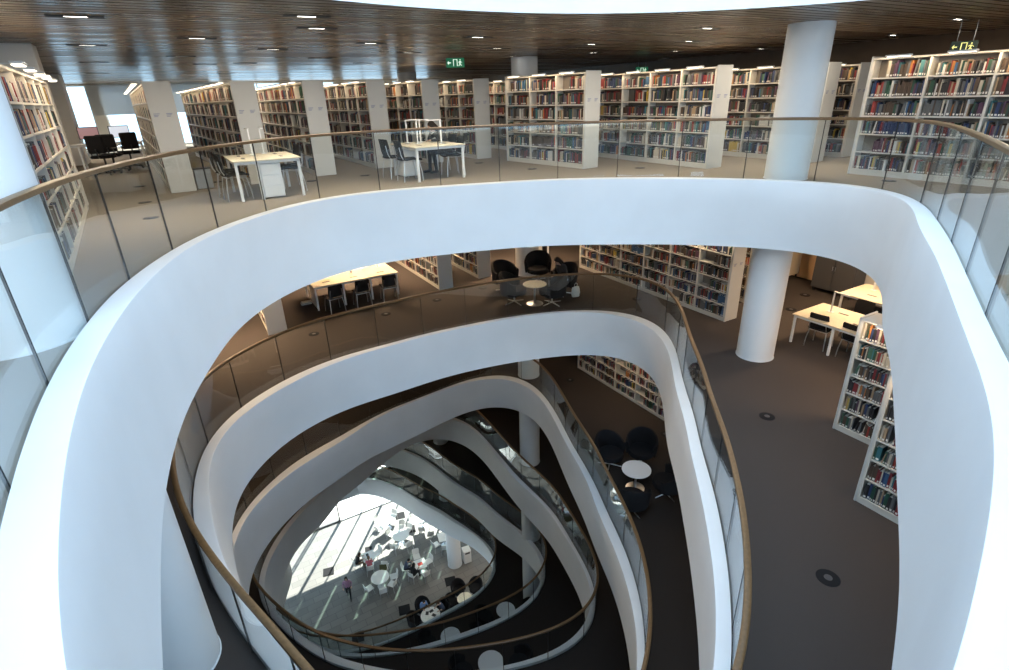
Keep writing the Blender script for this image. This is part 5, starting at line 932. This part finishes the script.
# ------------------------------------------------------------------ people: one closed skin grown round a posed skeleton
def cloth(n, c): 
    if n not in M: M[n] = mat('cloth_'+n, c, .85)
    return M[n]
def person(label, loc, rz, pose, top, legs, shoes, hair='long', skin=(.55, .36, .27), haircol=(.012, .009, .008), sleeves='long', vox=.011, scale=1.0, lean=.15, head_turn=0, hands=None, head_pitch=.3, torso_turn=0):
    """faces local +y. Returns a thing: body (one mesh) with hair as its part"""
    root = thing('person', label, 'person', loc, rz)
    J = {}
    if pose == 'sit': hip = Vector((0, 0, .52))
    else: hip = Vector((0, 0, .93))
    T = lambda v: hip+Matrix.Rotation(torso_turn, 3, 'Z') @ (Matrix.Rotation(-lean, 3, 'X') @ Vector(v))
    chest = T((0, .0, .34)); neck = T((0, -.01, .50)); head = T((0, .03, .66)) if pose == 'walk' else T((0, .035+.10*head_pitch, .65))
    bones = []   # (p, q, rp, rq, material index)  0 skin 1 top 2 legs 3 shoes
    b = lambda p, q, rp, rq, m: bones.append((Vector(p), Vector(q), rp, rq, m))
    for s in (-.055, .055):
        b(hip+Vector((s, 0, -.02)), T((s*.9, 0, .18)), .115, .105, 2 if False else 1); b(T((s*.9, 0, .18)), T((s*1.3, 0, .38)), .105, .118, 1)
    b(hip+Vector((-.06, 0, -.03)), hip+Vector((.06, 0, -.03)), .115, .115, 2)
    b(T((-.14, 0, .435)), T((.14, 0, .435)), .062, .062, 1); b(T((0, 0, .42)), neck, .075, .052, 1); b(neck, head-Vector((0, .01, .06)), .050, .047, 0)
    # legs
    if pose == 'sit':
        for s, fx in ((-1, -.02), (1, .05)):
            h0 = hip+Vector((s*.085, .0, -.02)); kn = Vector((s*.12, .43, .50)); an = Vector((s*.12, .40+fx, .09)); b(h0, kn, .092, .062, 2); b(kn, an, .060, .040, 2)
            b(an, an+Vector((0, .0, -.045)), .042, .04, 3); b(an+Vector((0, -.02, -.05)), an+Vector((s*.02, .16, -.06)), .036, .030, 3)
    else:
        for s, ky, ay in ((-1, .14, .20), (1, .02, -.26)):
            h0 = hip+Vector((s*.085, 0, -.03)); kn = Vector((s*.09, ky, .49)); an = Vector((s*.085, ay, .10 if ay > 0 else .14)); b(h0, kn, .092, .062, 2); b(kn, an, .060, .038, 2)
            b(an, an+Vector((0, 0, -.05)), .040, .036, 3); d = Vector((0, .17, -.055 if ay > 0 else -.09)); b(an+Vector((0, -.02, -.055)), an+d, .035, .028, 3)
    # arms + hands with five fingers
    HD = hands or (((-.17, .42, .78), (-.20, .22, .74)), ((.15, .40, .78), (.22, .18, .74)))
    for s, (hd, el) in zip((-1, 1), HD):
        sh = T((s*.165, 0, .43)); hd = Vector(hd); el = Vector(el)
        b(sh, el, .052, .042, 1); ms = 1 if sleeves == 'long' else 0
        wr = el.lerp(hd, .82); b(el, wr, .041, .027, ms)
        d = (hd-el).normalized(); sd = d.cross(Vector((0, 0, 1))); sd = sd.normalized() if sd.length > .1 else Vector((1, 0, 0)); up = sd.cross(d)
        palm = wr+d*.075; 
        for o_ in (-.024, -.008, .008, .024): b(wr, palm+sd*o_, .020, .0145, 0)
        for k, (o_, L_) in enumerate(((-.030, .060), (-.010, .075), (.011, .080), (.031, .068))):
            p0 = palm+sd*o_*.9; p1 = p0+d*L_*.5+sd*o_*.15-up*.008; p2 = p1+d*L_*.42-up*.022; b(p0, p1, .0105, .0095, 0); b(p1, p2, .0095, .0075, 0)
        tb = wr+d*.025-sd*s*-.025; b(tb, tb+d*.03-sd*s*-.028-up*.006, .013, .011, 0); b(tb+d*.03-sd*s*-.028-up*.006, tb+d*.062-sd*s*-.034-up*.014, .011, .008, 0)
    mb = MB()
    for p, q, rp, rq, m in bones:
        n = 10; L = (q-p).length; mb.tube([p, p.lerp(q, .5), q], [rp, (rp+rq)/2, rq], n)
        for c, r in ((p, rp), (q, rq)):
            vs = []; 
            for i in range(1, 6):
                ph = PI*i/6
                for k in range(n): vs.append((c.x+r*math.sin(ph)*math.cos(2*PI*k/n), c.y+r*math.sin(ph)*math.sin(2*PI*k/n), c.z+r*math.cos(ph)))
            vs += [(c.x, c.y, c.z+r), (c.x, c.y, c.z-r)]; fs = [[i*n+k, (i+1)*n+k, (i+1)*n+(k+1) % n, i*n+(k+1) % n] for i in range(4) for k in range(n)]
            fs += [[50, k, (k+1) % n] for k in range(n)]+[[51, 40+(k+1) % n, 40+k] for k in range(n)]; mb.add(vs, fs)
    # head with face
    HR = Matrix.Rotation(head_turn, 4, 'Z') @ Matrix.Rotation(-head_pitch, 4, 'X'); HM = Matrix.Translation(head) @ HR
    def ell(cx, cy, cz, rx, ry, rz_, mbx, n=14, m=9, M4=HM):
        vs = []
        for i in range(1, m):
            ph = PI*i/m
            for k in range(n): vs.append(M4 @ Vector((cx+rx*math.sin(ph)*math.cos(2*PI*k/n), cy+ry*math.sin(ph)*math.sin(2*PI*k/n), cz+rz_*math.cos(ph))))
        t = len(vs); vs += [M4 @ Vector((cx, cy, cz+rz_)), M4 @ Vector((cx, cy, cz-rz_))]
        fs = [[i*n+k, (i+1)*n+k, (i+1)*n+(k+1) % n, i*n+(k+1) % n] for i in range(m-2) for k in range(n)]
        fs += [[t, k, (k+1) % n] for k in range(n)]+[[t+1, (m-2)*n+(k+1) % n, (m-2)*n+k] for k in range(n)]
        mbx.add(vs, fs, 0, True)
    ell(0, -.005, .03, .074, .092, .092, mb); ell(0, .025, -.03, .058, .066, .085, mb)
    ell(0, .098, .0, .013, .018, .026, mb); ell(0, .085, -.052, .022, .012, .008, mb)
    for s in (-1, 1): ell(s*.076, -.005, 0, .010, .018, .030, mb); ell(s*.028, .074, .03, .016, .014, .008, mb)
    me = mb.mesh('body'); o = bpy.data.objects.new('body', me); C.objects.link(o)
    md = o.modifiers.new('r', 'REMESH'); md.mode = 'VOXEL'; md.voxel_size = vox
    ms_ = o.modifiers.new('s', 'SMOOTH'); ms_.factor = .5; ms_.iterations = 2
    dg = bpy.context.evaluated_depsgraph_get(); me2 = bpy.data.meshes.new_from_object(o.evaluated_get(dg)); bpy.data.objects.remove(o)
    me2.name = 'body'; o = bpy.data.objects.new('body', me2); C.objects.link(o); o.parent = root
    me2.materials.clear()
    for m_ in (cloth('skin_%d' % int(skin[0]*100), skin), top, legs, shoes, M['hair']): me2.materials.append(m_)
    n = len(me2.vertices); co_ = np.empty(n*3, np.float32); me2.vertices.foreach_get('co', co_); co_ = co_.reshape(-1, 3)
    best = np.full(n, 1e9); mi = np.zeros(n, int)
    for p, q, rp, rq, m in bones:
        P = np.array(p); D = np.array(q)-P; t = np.clip(((co_-P) @ D)/max(D @ D, 1e-9), 0, 1); d = np.linalg.norm(co_-(P+t[:, None]*D), axis=1)-(rp+(rq-rp)*t)
        k = d < best; best[k] = d[k]; mi[k] = m
    hl = np.array(HM.inverted()); loc_ = co_ @ hl[:3, :3].T+hl[:3, 3]
    isH = (np.abs(loc_[:, 0]) < .1) & (np.abs(loc_[:, 1]) < .13) & (loc_[:, 2] > -.115) & (loc_[:, 2] < .14); dH = np.linalg.norm((loc_-np.array([0, 0, .0]))/np.array([.085, .105, .125]), axis=1)
    mi[isH & (dH < 1.25)] = 0
    for s in (-1, 1): e = np.linalg.norm(loc_-np.array([s*.029, .083, .012]), axis=1) < .011; mi[e] = 4          # eyes
    e = (np.abs(loc_[:, 0]) < .02) & (loc_[:, 1] > .08) & (np.abs(loc_[:, 2]+.052) < .004); mi[e] = 4
    pf = np.empty(len(me2.polygons), np.int32); vi = np.empty(len(me2.loops), np.int32); me2.loops.foreach_get('vertex_index', vi)
    ls = np.empty(len(me2.polygons), np.int32); me2.polygons.foreach_get('loop_start', ls); pf = mi[vi[ls]].astype(np.int32)
    me2.polygons.foreach_set('material_index', pf); me2.polygons.foreach_set('use_smooth', np.ones(len(me2.polygons), bool)); me2.update()
    # hair
    hm = MB(); ell(0, -.022, .045, .087, .098, .092, hm)
    if hair == 'long':
        ell(0, -.075, -.04, .078, .045, .14, hm); ell(0, -.085, -.16, .085, .04, .13, hm)
        for s in (-1, 1): ell(s*.075, -.01, -.06, .022, .045, .13, hm)
    elif hair == 'bob':
        ell(0, -.06, -.03, .08, .05, .09, hm)
        for s in (-1, 1): ell(s*.073, -.01, -.02, .02, .045, .075, hm)
    else: ell(0, -.06, .0, .074, .045, .07, hm)
    hme = hm.mesh('hair'); ho = bpy.data.objects.new('hair', hme); C.objects.link(ho)
    md = ho.modifiers.new('r', 'REMESH'); md.mode = 'VOXEL'; md.voxel_size = .012
    ms_ = ho.modifiers.new('s', 'SMOOTH'); ms_.factor = .5; ms_.iterations = 2
    dg = bpy.context.evaluated_depsgraph_get(); hm2 = bpy.data.meshes.new_from_object(ho.evaluated_get(dg)); bpy.data.objects.remove(ho)
    for p in hm2.polygons: p.use_smooth = True
    hm2.materials.clear(); hm2.materials.append(cloth('hair_%d' % int(haircol[0]*1000), haircol)); ho = bpy.data.objects.new('hair', hm2); C.objects.link(ho); ho.parent = root
    root.scale = (scale,)*3
    return root
cl = cloth
cl('charcoal', (.025, .027, .032)); cl('jean', (.05, .08, .16)); cl('jblack', (.012, .012, .015)); cl('pink', (.42, .10, .14)); cl('shirtblue', (.16, .27, .50)); cl('mauve', (.32, .17, .26)); cl('slate', (.05, .07, .12)); cl('boots', (.015, .013, .012)); cl('brownt', (.16, .09, .05)); cl('lightjean', (.22, .28, .42))
person('dark-haired person in a charcoal jacket and black boots reading at the top floor desk', G(6.02, 12.98), FVm, 'sit', M['charcoal'], M['jblack'], M['boots'], 'long', lean=.42, head_pitch=.75, vox=.009,
       hands=(((-.12, .50, .775), (-.24, .28, .775)), ((.05, .36, 1.03), (.16, .40, .79))))
pa = at(563, 294, Zb)
person('dark-haired person in black with blue jeans slumped in the right-hand armchair', pa+Vector((.0, -.02, 0)), face(pa, tc), 'sit', M['charcoal'], M['lightjean'], M['boots'], 'long', lean=.25, head_pitch=.8, hands=(((-.10, .34, .66), (-.24, .10, .70)), ((.10, .36, .66), (.24, .12, .70))))
# ------------------------------------------------------------------ ground floor café
def cafe_table(label, loc, rz, w=.78, round_=False):
    r = thing('cafe_table', label, 'table', loc, rz, 'white tables on the stone ground floor')
    mb = MB(); 
    if round_: mb.lathe([(w/2-.01, .71), (w/2, .715), (w/2, .735), (w/2-.006, .74)], 36)
    else: mb.box(-w/2, w/2, -w/2, w/2, .715, .74, 0, bev=.006)
    part(mb, 'table_top', M['cafewhite'], r)
    mb = MB(); mb.tube([(0, 0, .02), (0, 0, .715)], .03, 12); part(mb, 'stem', M['chrome'], r)
    mb = MB(); mb.lathe([(.24, 0), (.24, .01), (.04, .03)], 28); part(mb, 'base', M['chrome'], r)
    return r
gW = 'white chairs on the stone ground floor'
def cluster(tpx, name, chairs, w=.8, rz=0, rnd=False, h=.74):
    p = at(tpx[0], tpx[1], ZG+h); p.z = ZG
    cafe_table('white %s table %s' % ('round' if rnd else 'square', name), p, rz, w, rnd)
    for (x, y, t) in chairs:
        q = at(x, y, ZG+.45); q.z = ZG
        d = (q-p).length
        if d < w/2+.28: q = p+(q-p).normalized()*(w/2+.28)
        study_chair('white chair '+t, q, face(q, p), gW, 'white')
    return p
TA = cluster((368.5, 556), 'between two seated people, nearest the sun patch', [(376.5, 554, 'by the square table nearest the sun patch, on its empty side'), (357, 563.5, 'the person in the dark top sits on, at the sun patch'), (370, 568, 'the person in pink sits on, at the sun patch')], .8, .5)
TB = cluster((380, 577), 'in the middle of the stone floor, ringed by empty white chairs', [(392, 577, 'east of the middle round table'), (392, 584, 'south-east of the middle round table'), (383, 590, 'in front of the middle round table'), (373.5, 585.5, 'west of the middle round table'), (384, 569.5, 'behind the middle round table')], 1.1, 0, True)
TCc = cluster((419.4, 564), 'with a red folder on it', [(416.5, 556.5, 'behind the table with the red folder'), (427, 562.5, 'east of the table with the red folder'), (425, 573, 'south of the table with the red folder'), (413, 575, 'the person in black sits on beside the red folder'), (405.5, 568.5, 'the leaning person sits on beside the red folder')], .8, .4)
cluster((387, 520), 'half lost in the sunlight near the far glazing', [(379, 529, 'in the sun, below the table nearest the glazing'), (378, 521, 'in the sun, left of the table nearest the glazing'), (393, 516, 'in the sun, right of the table nearest the glazing')], .8, .9)
cluster((400.5, 535), 'large and overexposed in the sun patch', [(407.6, 544, 'below the overexposed large round table, right'), (396, 545, 'below the overexposed large round table, left'), (391, 534, 'left of the overexposed large round table'), (408, 530, 'right of the overexposed large round table'), (402, 527, 'behind the overexposed large round table')], 1.1, 0, True)
cluster((422.5, 519), 'under the lowest white fascia edge', [(422.4, 526, 'below the table under the fascia edge'), (414, 521, 'left of the table under the fascia edge'), (430, 522, 'right of the table under the fascia edge')], .8, .3)
cluster((444, 536.5), 'half hidden behind the ground floor column', [(439, 543, 'left of the ground floor column'), (444.5, 542.5, 'touching the outline of the ground floor column')], .8, .3)
t4 = at(430.5, 615, ZG+.74); t4.z = ZG
round_table('round white table strewn with dark things, between the blue-shirted person and the fascia', t4, .55, .74, M['cafewhite'])
t5 = at(465, 598.4, ZG+.74); t5.z = ZG
round_table('round pale yellow table on the stone floor at the right end of the opening', t5, .45, .74, M['birch'])
for (x, y), t, tt in (((458.5, 590), 'black armchair on the stone floor behind the pale yellow table', t5), ((475.5, 588), 'black armchair on the stone floor right of the pale yellow table', t5), ((453, 603), 'black armchair on the stone floor left of the pale yellow table', t5), ((415, 621), 'black armchair on the stone floor with a white paper on its seat', t4), ((423, 608), 'black armchair the blue-shirted person sits in', t4), ((443, 609), 'black armchair the person in slate sits in', t4)):
    q = at(x, y, ZG+.4); q.z = ZG; tub_chair(t, q, face(q, tt), 'black armchairs on the ground floor')
def sheet_(name, label, loc, rz, w, l, m, cat, th=.006):
    mb = MB(); mb.box(-w/2, w/2, -l/2, l/2, 0, th, 0, bev=.002); o = mb.build(name, m); o.location = loc; o.rotation_euler = (0, 0, rz); return tag(o, label, cat)
sheet_('folder', 'bright red folder lying on the white square table', TCc+Vector((.05, 0, .74)), .5, .31, .24, M['red'], 'folder', .02)
sheet_('paper_sheet', 'white paper lying on the black ground floor armchair seat', at(415, 621, ZG+.4)*1.0+Vector((0, 0, .055)), .3, .21, .29, M['paper'], 'paper')
for i, (dx, dy) in enumerate(((-.2, .12), (.2, -.02), (.02, .25))): sheet_('tablet', 'dark flat tablet on the strewn round table, %s' % ['left one', 'right one', 'far one'][i], t4+Vector((dx, dy, .74)), i*1.1, .17, .24, M['blackplastic'], 'tablet', .01)
sheet_('tablet', 'dark flat tablet on the square table nearest the sun patch', TA+Vector((-.1, .1, .74)), .4, .17, .24, M['blackplastic'], 'tablet', .01)
# black square floor mats
for (x, y), t in (((328.5, 571.5), 'dark square floor plate lying in the sun patch'), ((368.5, 549), 'small black square floor plate behind the table nearest the sun patch'), ((400, 515.5), 'black square floor plate between the overexposed tables, nearer the glazing'), ((410.3, 529), 'black square floor plate between the overexposed tables, right'), ((450.5, 581), 'black square floor plate below the ground floor column'), ((404.5, 609.6), 'black square floor plate left of the blue-shirted person'), ((358, 637), 'black square floor plate at the glass of the lower balustrades')):
    p = at(x, y, ZG+.02); p.z = ZG; r = thing('floor_plate', t, 'floor plate', p, GA-.25, 'black floor plates')
    w_ = .22 if x == 368.5 else .33
    mb = MB(); mb.box(-w_, w_, -w_, w_, 0, .02, 0, bev=.004); part(mb, 'plate', M['black'], r)
    mb = MB(); mb.box(-w_*.8, w_*.8, -w_*.8, w_*.8, .02, .026, 0, bev=.003); part(mb, 'inlay', M['black'], r)
q = at(467, 560.5, ZG); r = thing('waste_bin', 'white recycling bin with dark slot beside the ground floor column', 'bin', q, .4)
mb = MB(); mb.box(-.24, .24, -.24, .24, 0, .95, 0, bev=.02); part(mb, 'body', M['cafewhite'], r); mb = MB(); mb.box(-.25, .25, -.25, .25, .95, 1.0, 0, bev=.01); part(mb, 'lid', M['cafewhite'], r); mb = MB(); mb.box(-.16, .16, -.252, -.24, .78, .9); part(mb, 'slot', M['blackplastic'], r)
# people on the ground floor
def pz(x, y, h=0): p = at(x, y, ZG+h); p.z = ZG; return p
kw = dict(vox=.014)
w0 = pz(349.7, 597.3)
person('person with dark hair walking alone across the stone floor in a mauve top', w0, PI+.25, 'walk', M['mauve'], M['jblack'], M['boots'], 'long', lean=.05, head_pitch=.1, hands=(((-.22, .20, 1.02), (-.25, -.04, 1.10)), ((.22, .22, 1.0), (.25, -.02, 1.10))), **kw)
def seated(label, x, y, target, *a, **k):
    q = at(x, y, ZG+.45); q.z = ZG; return person(label, q, face(q, target), 'sit', *a, **k)
def chair_spot(x, y, p, w=.8):
    q = at(x, y, ZG+.45); q.z = ZG
    return p+(q-p).normalized()*(w/2+.28) if (q-p).length < w/2+.28 else q
q = chair_spot(357, 563.5, TA); person('seated person in a black top with brown hair at the sun-patch table', q, face(q, TA), 'sit', M['jblack'], M['brownt'], M['boots'], 'bob', haircol=(.05, .025, .012), lean=.3, **kw)
q = chair_spot(370, 568, TA); person('seated person in a pink top at the table nearest the sun patch', q, face(q, TA), 'sit', M['pink'], M['jblack'], M['boots'], 'bob', haircol=(.12, .06, .03), lean=.2, **kw)
q = chair_spot(405.5, 568.5, TCc); person('seated person in a slate top leaning toward the red folder', q, face(q, TCc), 'sit', M['slate'], M['jblack'], M['boots'], 'short', lean=.35, **kw)
q = chair_spot(413, 575, TCc); person('seated person all in black on a white chair beside the red folder', q, face(q, TCc), 'sit', M['jblack'], M['jblack'], M['boots'], 'long', lean=.2, **kw)
q = at(423, 608, ZG+.4); q.z = ZG; person('seated person in a light blue shirt at the strewn round table', q, face(q, t4), 'sit', M['shirtblue'], M['slate'], M['boots'], 'short', lean=.3, **kw)
q = at(443, 609, ZG+.4); q.z = ZG; person('seated person in a slate top with bare forearms at the strewn round table', q, face(q, t4), 'sit', M['slate'], M['jblack'], M['boots'], 'short', haircol=(.07, .035, .02), sleeves='short', lean=.35, **kw)
# olive coat over a chair back, as a small draped cloth
mb = MB(); n = 9; vs = []; fs = []
for i in range(n):
    for j in range(7): x = -.22+.44*j/6; t = i/(n-1)*2-1; vs.append((x, t*.05+.01*math.sin(j*2+i), .90-.42*abs(t)**1.3+.012*math.sin(j*3)))
for i in range(n-1):
    for j in range(6): a = i*7+j; fs.append([a, a+1, a+8, a+7])
mb.add(vs, fs, 0, True); mb.add([(x, y*1.25, z+.012) for x, y, z in vs], [f[::-1] for f in fs], 0, True)
q = chair_spot(370, 568, TA)+Vector((.9, .1, 0)); o = mb.build('coat', M['olive']); sc_ = study_chair('white chair with an olive coat over its back, beside the person in pink', q, face(q, TB)+PI, gW, 'white')
o.location = q+Matrix.Rotation(face(q, TB)+PI, 3, 'Z') @ Vector((0, -.285, 0)); o.rotation_euler = (0, 0, face(q, TB)+PI); tag(o, 'olive coat hanging over a white chair back on the ground floor', 'coat')
